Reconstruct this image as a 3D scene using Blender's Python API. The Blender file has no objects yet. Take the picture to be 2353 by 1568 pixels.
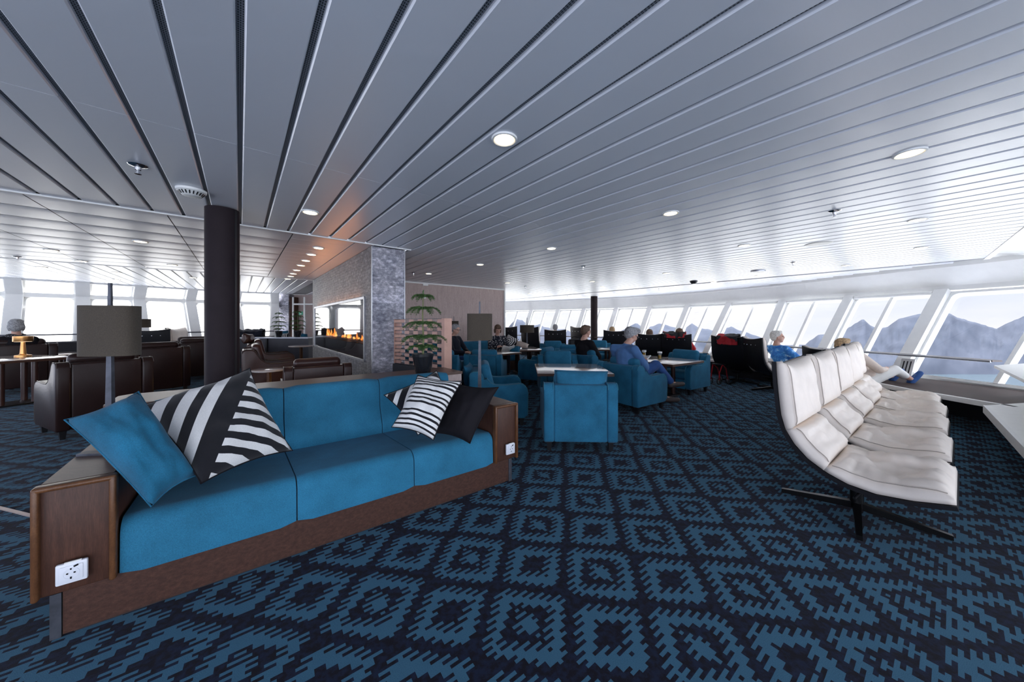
import bpy, bmesh, math, random
from mathutils import Vector, Matrix, noise
random.seed(7)
sc = bpy.context.scene
COL = sc.collection
PI = math.pi
# ------------------------------------------------------------------ camera
F = 750.0; CX = 1176.5; YH = 742.0; EYE = 1.30
cam = bpy.data.cameras.new('camera'); camo = bpy.data.objects.new('camera', cam); COL.objects.link(camo)
camo.location = (0, 0, EYE); camo.rotation_euler = (PI/2, 0, 0)
cam.sensor_width = 36; cam.lens = F/2353*36; cam.shift_y = -(784-YH)/2353; cam.clip_start = .05; cam.clip_end = 5000
sc.camera = camo
# ------------------------------------------------------------------ world
W = bpy.data.worlds.new('sky'); sc.world = W; W.use_nodes = True
nt = W.node_tree; nt.nodes.clear()
N = nt.nodes.new; L = nt.links.new
tc = N('ShaderNodeTexCoord'); sep = N('ShaderNodeSeparateXYZ'); L(tc.outputs['Generated'], sep.inputs[0])
mp = N('ShaderNodeMapping'); mp.inputs['Scale'].default_value = (1.6, 1.6, 6.0); L(tc.outputs['Generated'], mp.inputs[0])
nz = N('ShaderNodeTexNoise'); nz.inputs['Scale'].default_value = 2.2; nz.inputs['Detail'].default_value = 5; L(mp.outputs[0], nz.inputs[0])
cr = N('ShaderNodeValToRGB'); L(nz.outputs[0], cr.inputs[0])
cr.color_ramp.elements[0].position = .36; cr.color_ramp.elements[0].color = (.56, .62, .74, 1)
cr.color_ramp.elements[1].position = .66; cr.color_ramp.elements[1].color = (.75, .76, .81, 1)
# a low warm band above the mountains ahead-right
hz = N('ShaderNodeMapRange'); hz.inputs['From Min'].default_value = .02; hz.inputs['From Max'].default_value = .10
hz.inputs['To Min'].default_value = .30; hz.inputs['To Max'].default_value = 0.; L(sep.outputs['Z'], hz.inputs[0])
mxw = N('ShaderNodeMixRGB'); L(hz.outputs[0], mxw.inputs[0]); L(cr.outputs[0], mxw.inputs[1]); mxw.inputs[2].default_value = (.80, .74, .72, 1)
# port sky is far brighter than ahead; unseen sky astern boosted as added fill
lf = N('ShaderNodeMapRange'); lf.inputs['From Min'].default_value = -.35; lf.inputs['From Max'].default_value = -.80
lf.inputs['To Min'].default_value = 0; lf.inputs['To Max'].default_value = 1; L(sep.outputs['X'], lf.inputs[0])
mxl = N('ShaderNodeMixRGB'); L(lf.outputs[0], mxl.inputs[0]); L(mxw.outputs[0], mxl.inputs[1]); mxl.inputs[2].default_value = (3.2, 3.15, 3.1, 1)
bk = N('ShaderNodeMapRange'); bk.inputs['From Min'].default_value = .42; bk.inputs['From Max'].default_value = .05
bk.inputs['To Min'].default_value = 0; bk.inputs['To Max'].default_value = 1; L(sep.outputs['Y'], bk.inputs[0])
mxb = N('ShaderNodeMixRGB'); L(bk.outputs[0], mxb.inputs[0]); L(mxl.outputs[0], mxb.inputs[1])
# this added fill is set stronger toward starboard than toward port
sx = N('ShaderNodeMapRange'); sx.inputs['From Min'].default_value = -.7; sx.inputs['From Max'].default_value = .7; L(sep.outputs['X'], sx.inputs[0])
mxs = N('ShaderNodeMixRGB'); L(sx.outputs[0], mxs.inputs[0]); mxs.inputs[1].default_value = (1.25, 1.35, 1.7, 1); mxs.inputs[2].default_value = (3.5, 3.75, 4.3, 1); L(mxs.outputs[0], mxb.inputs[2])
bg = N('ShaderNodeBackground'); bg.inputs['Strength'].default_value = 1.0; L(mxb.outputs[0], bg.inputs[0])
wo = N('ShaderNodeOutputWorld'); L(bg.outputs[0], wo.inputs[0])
# broad overcast daylight from starboard ahead (cloud-veiled sun) and from port
def sun(name, d, s, c, ang):
    l = bpy.data.lights.new(name, 'SUN'); l.energy = s; l.color = c; l.angle = math.radians(ang)
    o = bpy.data.objects.new(name, l); COL.objects.link(o); o.location = (0, 0, 30)
    o.rotation_euler = Vector(d).to_track_quat('-Z', 'Y').to_euler()
sun('sun', (-.35, -.25, -1.), 19.0, (.99, .985, .98), 20)
sc.view_settings.view_transform = 'Standard'; sc.view_settings.look = 'None'
sc.view_settings.exposure = 0.50; sc.view_settings.gamma = 1; sc.view_settings.use_curve_mapping = False
sc.cycles.max_bounces = 8; sc.cycles.diffuse_bounces = 5; sc.cycles.glossy_bounces = 4; sc.cycles.transparent_max_bounces = 16
sc.cycles.transmission_bounces = 4; sc.cycles.caustics_reflective = False; sc.cycles.caustics_refractive = False
sc.cycles.use_denoising = True; sc.cycles.sample_clamp_indirect = 6.0

# ------------------------------------------------------------------ helpers
def at(px, py, Y):            # point seen at a photo position, at a given distance ahead
    return Vector(((px-CX)/F*Y, Y, EYE-(py-YH)/F*Y))
def onz(px, py, z):           # point at a given height
    return at(px, py, F*(EYE-z)/(py-YH))
VD = Vector((.768, .640, 0)); UD = Vector((-.640, .768, 0))
def uv(u, v, z=0.): return UD*u + VD*v + Vector((0, 0, z))
def ang(phi): return -math.radians(phi)      # heading clockwise from straight ahead -> rotation z

class MB:
    """collects geometry of ONE mesh object"""
    def __init__(s): s.v = []; s.f = []; s.m = []; s.mi = 0
    def add(s, vs, fs, M=None):
        o = len(s.v)
        for p in vs:
            p = Vector(p); s.v.append(M @ p if M else p)
        for f in fs: s.f.append([i+o for i in f]); s.m.append(s.mi)
        return s
    def box(s, c, d, M=None):
        x, y, z = [k/2 for k in d]; c = Vector(c)
        vs = [c+Vector((i*x, j*y, k*z)) for i in (-1, 1) for j in (-1, 1) for k in (-1, 1)]
        return s.add(vs, [(0,1,3,2),(4,6,7,5),(0,4,5,1),(2,3,7,6),(0,2,6,4),(1,5,7,3)], M)
    def hexa(s, p):            # eight points: bottom loop 0-3, top loop 4-7
        return s.add(p, [(3,2,1,0),(4,5,6,7),(0,1,5,4),(1,2,6,5),(2,3,7,6),(3,0,4,7)])
    def rbox(s, c, d, r=.02, seg=3, M=None, puff=0):
        bm = bmesh.new(); bmesh.ops.create_cube(bm, size=1)
        for v in bm.verts: v.co = Vector((v.co.x*d[0], v.co.y*d[1], v.co.z*d[2]))
        r = min(r, min(d)*.49)
        bmesh.ops.bevel(bm, geom=list(bm.edges), offset=r, segments=seg, affect='EDGES', profile=.5)
        bm.verts.ensure_lookup_table()
        s.add([v.co+Vector(c) for v in bm.verts], [[v.index for v in f.verts] for f in bm.faces], M); bm.free(); return s
    def lathe(s, prof, c=(0,0,0), n=24, M=None):
        c = Vector(c); vs = []; fs = []
        for r, z in prof:
            for i in range(n):
                a = 2*PI*i/n; vs.append(c+Vector((r*math.cos(a), r*math.sin(a), z)))
        for j in range(len(prof)-1):
            for i in range(n):
                k = (i+1) % n; fs.append((j*n+i, j*n+k, (j+1)*n+k, (j+1)*n+i))
        fs.append(tuple(range(n))[::-1]); fs.append(tuple((len(prof)-1)*n+i for i in range(n)))
        return s.add(vs, fs, M)
    def cyl(s, c, r, h, n=20, M=None): return s.lathe([(r, 0), (r, h)], c, n, M)
    def rod(s, a, b, r0, r1=None, n=10):
        a = Vector(a); b = Vector(b); r1 = r0 if r1 is None else r1
        q = (b-a).to_track_quat('Z', 'Y').to_matrix().to_4x4(); q.translation = a
        return s.lathe([(r0, 0), (r1, (b-a).length)], (0,0,0), n, q)
    def bar(s, a, b, w, h, up=(0,0,1)):
        a = Vector(a); b = Vector(b); d = (b-a).normalized(); sd = d.cross(Vector(up)).normalized(); u = sd.cross(d)
        p = [q+sd*i*w/2+u*j*h/2 for q in (a, b) for i, j in ((-1,-1),(1,-1),(1,1),(-1,1))]
        return s.add(p, [(0,1,2,3),(7,6,5,4),(0,4,5,1),(1,5,6,2),(2,6,7,3),(3,7,4,0)])
    def cap(s, a, b, r0, r1, n=14):         # tapered capsule
        a = Vector(a); b = Vector(b); l = max((b-a).length, 1e-4)
        q = (b-a).to_track_quat('Z', 'Y').to_matrix().to_4x4(); q.translation = a
        pr = [(max(r0*math.sin(t), .0005), -r0*math.cos(t)) for t in [k*PI/10 for k in range(0, 6)]]
        pr += [(max(r1*math.cos(t), .0005), l+r1*math.sin(t)) for t in [k*PI/10 for k in range(0, 6)]]
        return s.lathe(pr, (0,0,0), n, q)
    def ell(s, c, d, n=16, M=None, m=10):
        pr = [(max(math.sin(PI*k/m), .001), -math.cos(PI*k/m)) for k in range(m+1)]
        T = Matrix.Translation(Vector(c)) @ (M or Matrix()) @ Matrix.Diagonal((d[0], d[1], d[2], 1))
        return s.lathe(pr, (0,0,0), n, T)
    def tube(s, pts, r, n=8, closed=False):
        pts = [Vector(p) for p in pts]; vs = []; fs = []; m = len(pts); up = Vector((0,0,1))
        nrm = None
        for i, p in enumerate(pts):
            if closed: d = pts[(i+1) % m]-pts[i-1]
            else: d = pts[min(i+1, m-1)]-pts[max(i-1, 0)]
            d.normalize()
            if nrm is None:
                nrm = d.cross(up); nrm = d.cross(Vector((1,0,0))) if nrm.length < .1 else nrm
            nrm = (nrm-d*nrm.dot(d)).normalized(); b = d.cross(nrm)
            rr = r[i] if isinstance(r, (list, tuple)) else r
            for k in range(n):
                a = 2*PI*k/n; vs.append(p+nrm*math.cos(a)*rr+b*math.sin(a)*rr)
        for i in range(m if closed else m-1):
            j = (i+1) % m
            for k in range(n):
                l = (k+1) % n; fs.append((i*n+k, i*n+l, j*n+l, j*n+k))
        if not closed:
            fs.append(tuple(range(n))[::-1]); fs.append(tuple((m-1)*n+k for k in range(n)))
        return s.add(vs, fs)
    def prism(s, poly, x0, x1, ax=0, M=None, r=0, seg=3):   # polygon (a,b) extruded along axis
        def P(t, a, b): return (t, a, b) if ax == 0 else ((a, t, b) if ax == 1 else (a, b, t))
        n = len(poly)
        vs = [P(x0, *p) for p in poly]+[P(x1, *p) for p in poly]
        fs = [tuple(range(n)), tuple(range(2*n-1, n-1, -1))]+[(i, i+n, (i+1) % n+n, (i+1) % n) for i in range(n)]
        if r:
            bm = bmesh.new(); bv = [bm.verts.new(v) for v in vs]; fc = [bm.faces.new([bv[i] for i in f]) for f in fs]
            bmesh.ops.recalc_face_normals(bm, faces=bm.faces)
            es = [e for e in bm.edges if e in set(fc[0].edges) | set(fc[1].edges)]
            bmesh.ops.bevel(bm, geom=es, offset=r, segments=seg, affect='EDGES', profile=.5)
            bm.verts.ensure_lookup_table(); bm.verts.index_update()
            s.add([v.co.copy() for v in bm.verts], [[v.index for v in f.verts] for f in bm.faces], M); bm.free(); return s
        return s.add(vs, fs, M)
    def build(s, name, mat, parent=None, smooth=True, loc=None, rz=0., recalc=True, sa=40):
        me = bpy.data.meshes.new(name); me.from_pydata([tuple(v) for v in s.v], [], s.f)
        mats = mat if isinstance(mat, (list, tuple)) else [mat]
        for m in mats: me.materials.append(m)
        if len(mats) > 1: me.polygons.foreach_set('material_index', s.m)
        if recalc:
            bm = bmesh.new(); bm.from_mesh(me); bmesh.ops.recalc_face_normals(bm, faces=bm.faces)
            bm.to_mesh(me); bm.free()
        if smooth:
            me.polygons.foreach_set('use_smooth', [True]*len(me.polygons))
            try: me.set_sharp_from_angle(angle=math.radians(sa))
            except Exception: pass
        me.update()
        o = bpy.data.objects.new(name, me); COL.objects.link(o)
        if parent: o.parent = parent
        if loc is not None: o.location = loc
        o.rotation_euler = (0, 0, rz)
        return o
def empty(name, loc=(0,0,0), rz=0.):
    o = bpy.data.objects.new(name, None); COL.objects.link(o); o.location = loc; o.rotation_euler = (0,0,rz); o.empty_display_size = .1
    return o
def tag(o, label, cat, group=None, kind=None):
    o['label'] = label; o['category'] = cat
    if group: o['group'] = group
    if kind: o['kind'] = kind
    return o
def struct(o): o['kind'] = 'structure'; return o
def copy_tree(o, parent=None):
    c = o.copy(); COL.objects.link(c); c.parent = parent
    for ch in o.children: copy_tree(ch, c)
    return c
used = set()
def place(proto, loc, rz, label, group=None, scale=1.):
    if proto.name in used: o = copy_tree(proto)
    else: o = proto; used.add(proto.name)
    o.location = loc; o.rotation_euler = (0, 0, rz); o.scale = (scale,)*3
    o['label'] = label
    if group: o['group'] = group
    return o

# ------------------------------------------------------------------ materials
class NT:
    def __init__(s, name):
        s.m = bpy.data.materials.new(name); s.m.use_nodes = True; s.t = s.m.node_tree
        s.b = s.t.nodes['Principled BSDF']; s.out = s.t.nodes['Material Output']
    def n(s, k, **kw):
        x = s.t.nodes.new(k)
        for a, b in kw.items(): setattr(x, a, b)
        return x
    def l(s, a, b): s.t.links.new(a, b)
    def math(s, op, a, b=None, c=None):
        x = s.n('ShaderNodeMath', operation=op)
        for i, q in enumerate((a, b, c)):
            if q is None: continue
            if isinstance(q, (int, float)): x.inputs[i].default_value = q
            else: s.l(q, x.inputs[i])
        return x.outputs[0]
    def coord(s, kind='Object', scale=(1,1,1), rot=(0,0,0)):
        c = s.n('ShaderNodeTexCoord'); m = s.n('ShaderNodeMapping'); m.inputs['Scale'].default_value = scale; m.inputs['Rotation'].default_value = rot
        s.l(c.outputs[kind], m.inputs[0]); return m.outputs[0]
    def noise(s, vec, scale, detail=3, rough=.55):
        x = s.n('ShaderNodeTexNoise'); x.inputs['Scale'].default_value = scale; x.inputs['Detail'].default_value = detail; x.inputs['Roughness'].default_value = rough
        s.l(vec, x.inputs[0]); return x.outputs[0]
    def ramp(s, f, stops):
        x = s.n('ShaderNodeValToRGB'); s.l(f, x.inputs[0]); e = x.color_ramp.elements
        e[0].position, e[0].color = stops[0][0], (*stops[0][1], 1); e[1].position, e[1].color = stops[-1][0], (*stops[-1][1], 1)
        for p, c in stops[1:-1]: k = e.new(p); k.color = (*c, 1)
        return x.outputs[0]
    def mix(s, f, a, b, mode='MIX'):
        x = s.n('ShaderNodeMixRGB', blend_type=mode)
        for i, q in enumerate((f, a, b)):
            if isinstance(q, (int, float)): x.inputs[i].default_value = q
            elif isinstance(q, tuple): x.inputs[i].default_value = (*q, 1)
            else: s.l(q, x.inputs[i])
        return x.outputs[0]
    def bump(s, h, strength=.3, dist=.01):
        x = s.n('ShaderNodeBump'); x.inputs['Strength'].default_value = strength; x.inputs['Distance'].default_value = dist
        s.l(h, x.inputs['Height']); s.l(x.outputs[0], s.b.inputs['Normal'])
    def set(s, **kw):
        for k, v in kw.items():
            i = s.b.inputs[{'rough': 'Roughness', 'metal': 'Metallic', 'spec': 'Specular IOR Level', 'sheen': 'Sheen Weight', 'coat': 'Coat Weight'}.get(k, k)]
            i.default_value = v
        return s
def plain(name, c, rough=.5, metal=0., var=.12, sc_=8., bump=0., bs=80., **kw):
    t = NT(name); v = t.coord(); f = t.noise(v, sc_, 3)
    t.l(t.ramp(f, [(.3, tuple(k*(1-var) for k in c)), (.7, tuple(min(1, k*(1+var)) for k in c))]), t.b.inputs['Base Color'])
    t.set(rough=rough, metal=metal, **kw)
    if bump: t.bump(t.noise(v, bs, 3), bump, .004)
    return t.m
def emis(name, c, s):
    t = NT(name); t.b.inputs['Base Color'].default_value = (*c, 1); t.b.inputs['Emission Color'].default_value = (*c, 1); t.b.inputs['Emission Strength'].default_value = s
    return t.m
def fabric(name, c, var=.22, weave=True, sheen=.08):
    t = NT(name); v = t.coord()
    f = t.noise(v, 5, 4); g = t.noise(v, 260, 2)
    a = t.ramp(f, [(.3, tuple(k*(1-var) for k in c)), (.72, tuple(k*(1+var) for k in c))])
    b = t.ramp(g, [(.3, (.72,.72,.72)), (.7, (1.25,1.25,1.25))])
    t.l(t.mix(.7, a, b, 'MULTIPLY'), t.b.inputs['Base Color'])
    t.set(rough=.85, sheen=sheen, spec=.25); t.bump(g, .35, .002)
    return t.m
def wood(name, c1, c2, sc_=(1,1,1), rough=.38, rot=(0,0,0), kind='Object'):
    t = NT(name); v = t.coord(kind, sc_, rot)
    f = t.noise(v, 6, 6, .65); g = t.noise(v, 40, 3, .6)
    a = t.ramp(f, [(.3, c1), (.55, tuple((p+q)/2 for p, q in zip(c1, c2))), (.75, c2)])
    b = t.ramp(g, [(.35, (.78,.78,.78)), (.65, (1.12,1.12,1.12))])
    t.l(t.mix(.8, a, b, 'MULTIPLY'), t.b.inputs['Base Color']); t.set(rough=rough, spec=.3); t.bump(g, .12, .002)
    return t.m
def glassm(name='window_glass', tint=(1,1,1), g=.05):
    t = NT(name); tr = t.n('ShaderNodeBsdfTransparent'); tr.inputs[0].default_value = (*tint, 1)
    gl = t.n('ShaderNodeBsdfGlossy'); gl.inputs['Roughness'].default_value = .01
    fr = t.n('ShaderNodeFresnel'); fr.inputs[0].default_value = 1.35
    k = t.math('MULTIPLY', fr.outputs[0], g*10 if g < .1 else 1.)
    mx = t.n('ShaderNodeMixShader'); t.l(k, mx.inputs[0]); t.l(tr.outputs[0], mx.inputs[1]); t.l(gl.outputs[0], mx.inputs[2])
    t.l(mx.outputs[0], t.out.inputs[0]); return t.m

M = {}
M['blue'] = fabric('teal_blue_velvet', (.020, .150, .265))
M['sofa'] = fabric('blue_sofa_weave', (.020, .155, .270), .18)
M['bluep'] = fabric('blue_pillow', (.012, .120, .215), .3)
M['leather'] = plain('brown_leather', (.022, .010, .009), .36, bump=.25, bs=30, spec=.3)
M['leather2'] = plain('reddish_leather', (.050, .018, .014), .32, bump=.2, bs=30, spec=.45)
M['pipe'] = plain('chair_piping', (.07, .055, .05), .3)
M['black'] = plain('black_plastic', (.011, .011, .013), .35)
M['shell'] = plain('black_shell_leather', (.009, .009, .012), .45, bump=.15, spec=.25)
M['blackm'] = plain('black_metal', (.012, .012, .013), .3, .6)
M['white'] = plain('white_paint', (.82, .82, .80), .45, var=.02)
M['fascia'] = plain('painted_steel', (.78, .78, .77), .4, var=.02)
M['cream'] = plain('cream_leather', (.84, .75, .67), .5, var=.05, bump=.5, bs=7, spec=.35)
M['seam'] = plain('leather_piping', (.42, .36, .31), .6)
M['wood'] = wood('dark_walnut', (.052, .024, .017), (.105, .050, .034), (.8, .8, 9))
M['woodh'] = wood('dark_walnut_plank', (.040, .017, .012), (.095, .042, .028), (1.1, 12, 12), .55, rot=(0, 0, -math.radians(36)))
M['benchw'] = wood('bench_walnut', (.028, .012, .008), (.062, .026, .018), (1.1, 12, 12), .6)
M['woodv'] = wood('walnut_end', (.048, .020, .013), (.095, .040, .025), (9, 9, .9), .5)
M['edge'] = wood('oiled_walnut_edge', (.085, .035, .016), (.17, .075, .032), (6, 6, 3), .3)
M['top'] = wood('table_laminate', (.66, .58, .54), (.76, .68, .64), (2, 14, 2), .14)  # pale base carries part of the windows' reflected light
M['top'].node_tree.nodes['Principled BSDF'].inputs['Specular IOR Level'].default_value = .9; M['top'].node_tree.nodes['Principled BSDF'].inputs['Coat Weight'].default_value = .6
M['topc'] = wood('counter_laminate', (.085, .046, .034), (.135, .078, .058), (2, 14, 2), .33)
M['panel'] = wood('grey_walnut_panel', (.44, .335, .305), (.60, .48, .45), (5, 5, .5), .5)
M['steel'] = plain('brushed_steel', (.42, .43, .46), .38, .9)
M['iron'] = plain('aged_iron', (.075, .08, .098), .45, .6, var=.3, sc_=20)
M['chrome'] = plain('chrome', (.7, .7, .72), .12, 1.)
M['copper'] = plain('copper_sheet', (.50, .30, .24), .42, .35, var=.08)
M['brass'] = plain('brushed_brass', (.58, .30, .11), .3, .95)
M['shade'] = fabric('taupe_lamp_fabric', (.062, .050, .038), .06)
M['pillar'] = plain('plum_leather_wrap', (.018, .012, .015), .6, bump=.1, bs=60, spec=.15)
M['pot'] = plain('black_glazed_pot', (.012, .013, .016), .22)
M['soil'] = plain('soil', (.03, .02, .015), .9)
M['needle'] = plain('pine_needles', (.065, .135, .035), .6, var=.5, sc_=30)
M['stem'] = plain('green_stem', (.16, .17, .07), .7)
M['glass'] = glassm(g=.012)
M['beer'] = plain('beer', (.75, .38, .04), .15)
M['foam'] = plain('froth', (.85, .82, .74), .8)
M['skin'] = plain('skin', (.58, .33, .25), .55, var=.06)
M['grey_hair'] = plain('grey_hair', (.30, .30, .31), .7, var=.5, sc_=60, bump=.6, bs=120)
M['white_hair'] = plain('white_hair', (.66, .64, .60), .7, var=.3, sc_=60, bump=.6, bs=120)
M['brown_hair'] = plain('brown_hair', (.12, .07, .045), .7, var=.5, sc_=60, bump=.6, bs=120)
M['blonde'] = plain('blonde_hair', (.42, .28, .15), .7, var=.5, sc_=60, bump=.6, bs=120)
M['denim'] = fabric('blue_denim', (.035, .10, .30), .35)
M['shirtb'] = fabric('blue_shirt', (.085, .19, .40), .2)
M['navy'] = fabric('navy_knit', (.010, .012, .022))
M['blackf'] = fabric('black_cotton', (.008, .007, .010), sheen=.0)
M['shoe'] = plain('brown_shoe', (.07, .05, .045), .5)
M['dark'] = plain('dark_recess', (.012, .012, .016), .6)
M['darkpanel'] = plain('dark_laminate', (.030, .030, .042), .35)
M['plate'] = plain('socket_plastic', (.72, .74, .80), .3, var=.01)
M['paper'] = plain('paper', (.78, .77, .74), .8, var=.05)
M['red'] = fabric('red_cloth', (.45, .012, .02))
M['creamc'] = fabric('cream_cushion', (.62, .52, .45), .1)
M['green'] = plain('exit_sign_green', (.05, .45, .25), .5)
M['rubber'] = plain('rubber', (.03, .03, .03), .8)

# ceiling panels: lacquered aluminium
t = NT('ceiling_panel'); v = t.coord('Object', (1, 1, 1)); f = t.noise(v, .8, 2)
t.l(t.ramp(f, [(.3, (.77, .79, .85)), (.7, (.80, .82, .88))]), t.b.inputs['Base Color'])
t.set(rough=.33, metal=.12, spec=.55); t.bump(t.noise(t.coord('Object', (.6, 5, 1), (0, 0, math.radians(-50.2))), 3, 2), .06, .02)
M['ceil'] = t.m
t = NT('ceiling_groove'); c = t.n('ShaderNodeTexCoord'); mpn = t.n('ShaderNodeMapping'); mpn.inputs['Rotation'].default_value = (0, 0, math.radians(-39.8))
t.l(c.outputs['Object'], mpn.inputs[0]); sp = t.n('ShaderNodeSeparateXYZ'); t.l(mpn.outputs[0], sp.inputs[0])
hole = t.math('LESS_THAN', t.math('FRACT', t.math('MULTIPLY', sp.outputs['Y'], 90.)), .55)
lane = t.math('LESS_THAN', t.math('FRACT', t.math('MULTIPLY', sp.outputs['X'], 150.)), .5)
t.l(t.mix(t.math('MULTIPLY', hole, lane), (.30, .31, .34), (.004, .004, .005)), t.b.inputs['Base Color']); t.set(rough=.5)
M['groove'] = t.m
# slate cladding
def stone(name, s, k=1.):
    t = NT(name); br = t.n('ShaderNodeTexBrick'); c = t.n('ShaderNodeTexCoord'); t.l(c.outputs['UV'], br.inputs['Vector'])
    br.inputs['Scale'].default_value = 1.; br.inputs['Brick Width'].default_value = s[0]; br.inputs['Row Height'].default_value = s[1]
    br.inputs['Mortar Size'].default_value = s[2]; br.inputs['Color1'].default_value = (.25, .25, .25, 1); br.inputs['Color2'].default_value = (.75, .75, .75, 1); br.inputs['Mortar'].default_value = (.1, .1, .1, 1)
    v = t.coord('Object', (1, 1, 1.6)); n1 = t.noise(v, 14, 6, .72); n2 = t.noise(v, 3, 3)
    a = t.ramp(n1, [(.30, (.055*k, .057*k, .072*k)), (.5, (.14*k, .145*k, .165*k)), (.72, (.36*k, .36*k, .385*k))])
    b = t.ramp(n2, [(.3, (.7, .7, .76)), (.7, (1.3, 1.22, 1.18))])
    a = t.mix(.8, a, b, 'MULTIPLY'); a = t.mix(.9, a, t.ramp(br.outputs['Color'], [(.1, (.25, .25, .25)), (.25, (.62, .62, .64)), (.75, (1.25, 1.23, 1.22))]), 'MULTIPLY')
    t.l(a, t.b.inputs['Base Color']); t.set(rough=.42, spec=.6)
    h = t.math('ADD', t.math('MULTIPLY', n1, .8), t.math('MULTIPLY', br.outputs['Fac'], -.6)); h = t.math('ADD', h, t.math('MULTIPLY', br.outputs['Color'], .35)); t.bump(h, .9, .03)
    return t.m
M['stone'] = stone('slate_split_tiles', (.11, .045, .002)); M['stoneb'] = stone('slate_slab_tiles', (.62, .12, .0006), 3.0)
# carpet
t = NT('patterned_carpet'); c = t.n('ShaderNodeTexCoord'); mpn = t.n('ShaderNodeMapping'); mpn.inputs['Rotation'].default_value = (0, 0, math.radians(-36.5)); mpn.inputs['Location'].default_value = (.0, .0, 0)
t.l(c.outputs['Object'], mpn.inputs[0]); sp = t.n('ShaderNodeSeparateXYZ'); t.l(mpn.outputs[0], sp.inputs[0])
S = .0145; P = .493
Xc = t.math('ADD', sp.outputs['X'], .095); Yc = t.math('ADD', sp.outputs['Y'], -.105)
def quant(a, q): return t.math('MULTIPLY', t.math('ADD', t.math('FLOOR', t.math('DIVIDE', a, q)), .5), q)
def cellc(a, off): # signed distance to the nearest motif centre
    b = t.math('ADD', a, off); return t.math('ABSOLUTE', t.math('SUBTRACT', t.math('MODULO', t.math('ADD', b, P*100+P/2), P), P/2))
row = t.math('FLOOR', t.math('DIVIDE', Yc, S)); par = t.math('MODULO', t.math('ADD', row, 1000.), 2.)
amp = t.math('MULTIPLY', t.math('SUBTRACT', par, .5), .038)
Xq = quant(Xc, S*1.3); Yq = quant(Yc, S*2)
def motif(off, lo, hi, blob):
    a, c_ = cellc(Xq, off), cellc(Yq, off); d = t.math('ADD', a, c_); di = t.math('ADD', a, t.math('MULTIPLY', c_, 1.25))
    ring_ = t.math('MULTIPLY', t.math('GREATER_THAN', t.math('ADD', di, amp), lo), t.math('LESS_THAN', t.math('SUBTRACT', d, amp), hi))
    ring_ = t.math('MULTIPLY', ring_, t.math('LESS_THAN', c_, hi*.93))
    if blob: ring_ = t.math('MAXIMUM', ring_, t.math('LESS_THAN', t.math('SUBTRACT', t.math('ADD', t.math('MULTIPLY', a, 1.25), c_), amp), blob))
    return ring_
mask = t.math('MAXIMUM', motif(0., .150, .216, .066), motif(P/2, .105, .182, 0))
vv = t.coord('Object'); nf = t.noise(vv, 420, 2); nm = t.noise(vv, 35, 3)
blue = t.ramp(nf, [(.3, (.032, .104, .172)), (.7, (.070, .185, .275))])
dark = t.ramp(nm, [(.42, (.0085, .0075, .014)), (.62, (.012, .018, .045))])
t.l(t.mix(mask, dark, blue), t.b.inputs['Base Color']); t.set(rough=.95, spec=.12, sheen=.06); t.bump(nf, .5, .003)
M['carpet'] = t.m
# cushion patterns
def stripe_mat(name, fn, sheen=.2):
    t = NT(name); c = t.n('ShaderNodeTexCoord'); sp = t.n('ShaderNodeSeparateXYZ'); t.l(c.outputs['UV'], sp.inputs[0])
    mask = fn(t, sp.outputs['X'], sp.outputs['Y']); g = t.noise(t.coord(), 300, 2)
    col = t.mix(mask, (.010, .010, .014), (.78, .77, .76)); b = t.ramp(g, [(.3, (.8,.8,.8)), (.7, (1.1,1.1,1.1))])
    t.l(t.mix(.6, col, b, 'MULTIPLY'), t.b.inputs['Base Color']); t.set(rough=.85, sheen=sheen, spec=.2); t.bump(g, .25, .002); return t.m
def fn_fan(t, x, y):     # diagonal dark band; stripes parallel to it on one side, across it on the other
    a = t.math('SUBTRACT', x, y); b = t.math('ADD', x, t.math('MULTIPLY', y, 1.0))
    b = t.math('ADD', b, t.math('MULTIPLY', a, -.35))
    s1 = t.math('LESS_THAN', t.math('FRACT', t.math('MULTIPLY', t.math('ADD', a, .07), 3.9)), .52)
    s2 = t.math('LESS_THAN', t.math('FRACT', t.math('MULTIPLY', b, 4.6)), .5)
    left = t.math('LESS_THAN', a, -.07); right = t.math('GREATER_THAN', a, .07)
    return t.math('ADD', t.math('MULTIPLY', left, s1), t.math('MULTIPLY', right, s2))
def fn_lines(t, x, y):
    w = t.math('ADD', y, t.math('MULTIPLY', t.math('SINE', t.math('MULTIPLY', x, 9.)), .008))
    r = t.n('ShaderNodeValToRGB'); t.l(w, r.inputs[0]); r.color_ramp.interpolation = 'CONSTANT'
    e = r.color_ramp.elements; st = [0, .05, .075, .12, .15, .20, .235, .28, .31, .42, .455, .50, .53, .57, .60, .66, .69, .76, .80, .83, .87, .90, .93, .965]
    e[0].position = 0; e[0].color = (1,1,1,1); e[1].position = st[1]; e[1].color = (0,0,0,1)
    for i, q in enumerate(st[2:]): k = e.new(q); k.color = ((1,1,1,1) if i % 2 == 0 else (0,0,0,1))
    return r.outputs[0]
def fn_diamond(t, x, y):
    d = t.math('MAXIMUM', t.math('MAXIMUM', t.math('ABSOLUTE', t.math('SUBTRACT', x, .5)), t.math('ABSOLUTE', t.math('SUBTRACT', y, .5))),
               t.math('MULTIPLY', t.math('ADD', t.math('ABSOLUTE', t.math('SUBTRACT', x, .5)), t.math('ABSOLUTE', t.math('SUBTRACT', y, .5))), .72))
    return t.math('LESS_THAN', t.math('FRACT', t.math('ADD', t.math('MULTIPLY', d, 7.5), .45)), .5)
def fn_chev(t, x, y):
    a = t.math('ADD', t.math('ABSOLUTE', t.math('SUBTRACT', x, .5)), y); return t.math('LESS_THAN', t.math('FRACT', t.math('MULTIPLY', a, 4.2)), .42)
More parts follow.
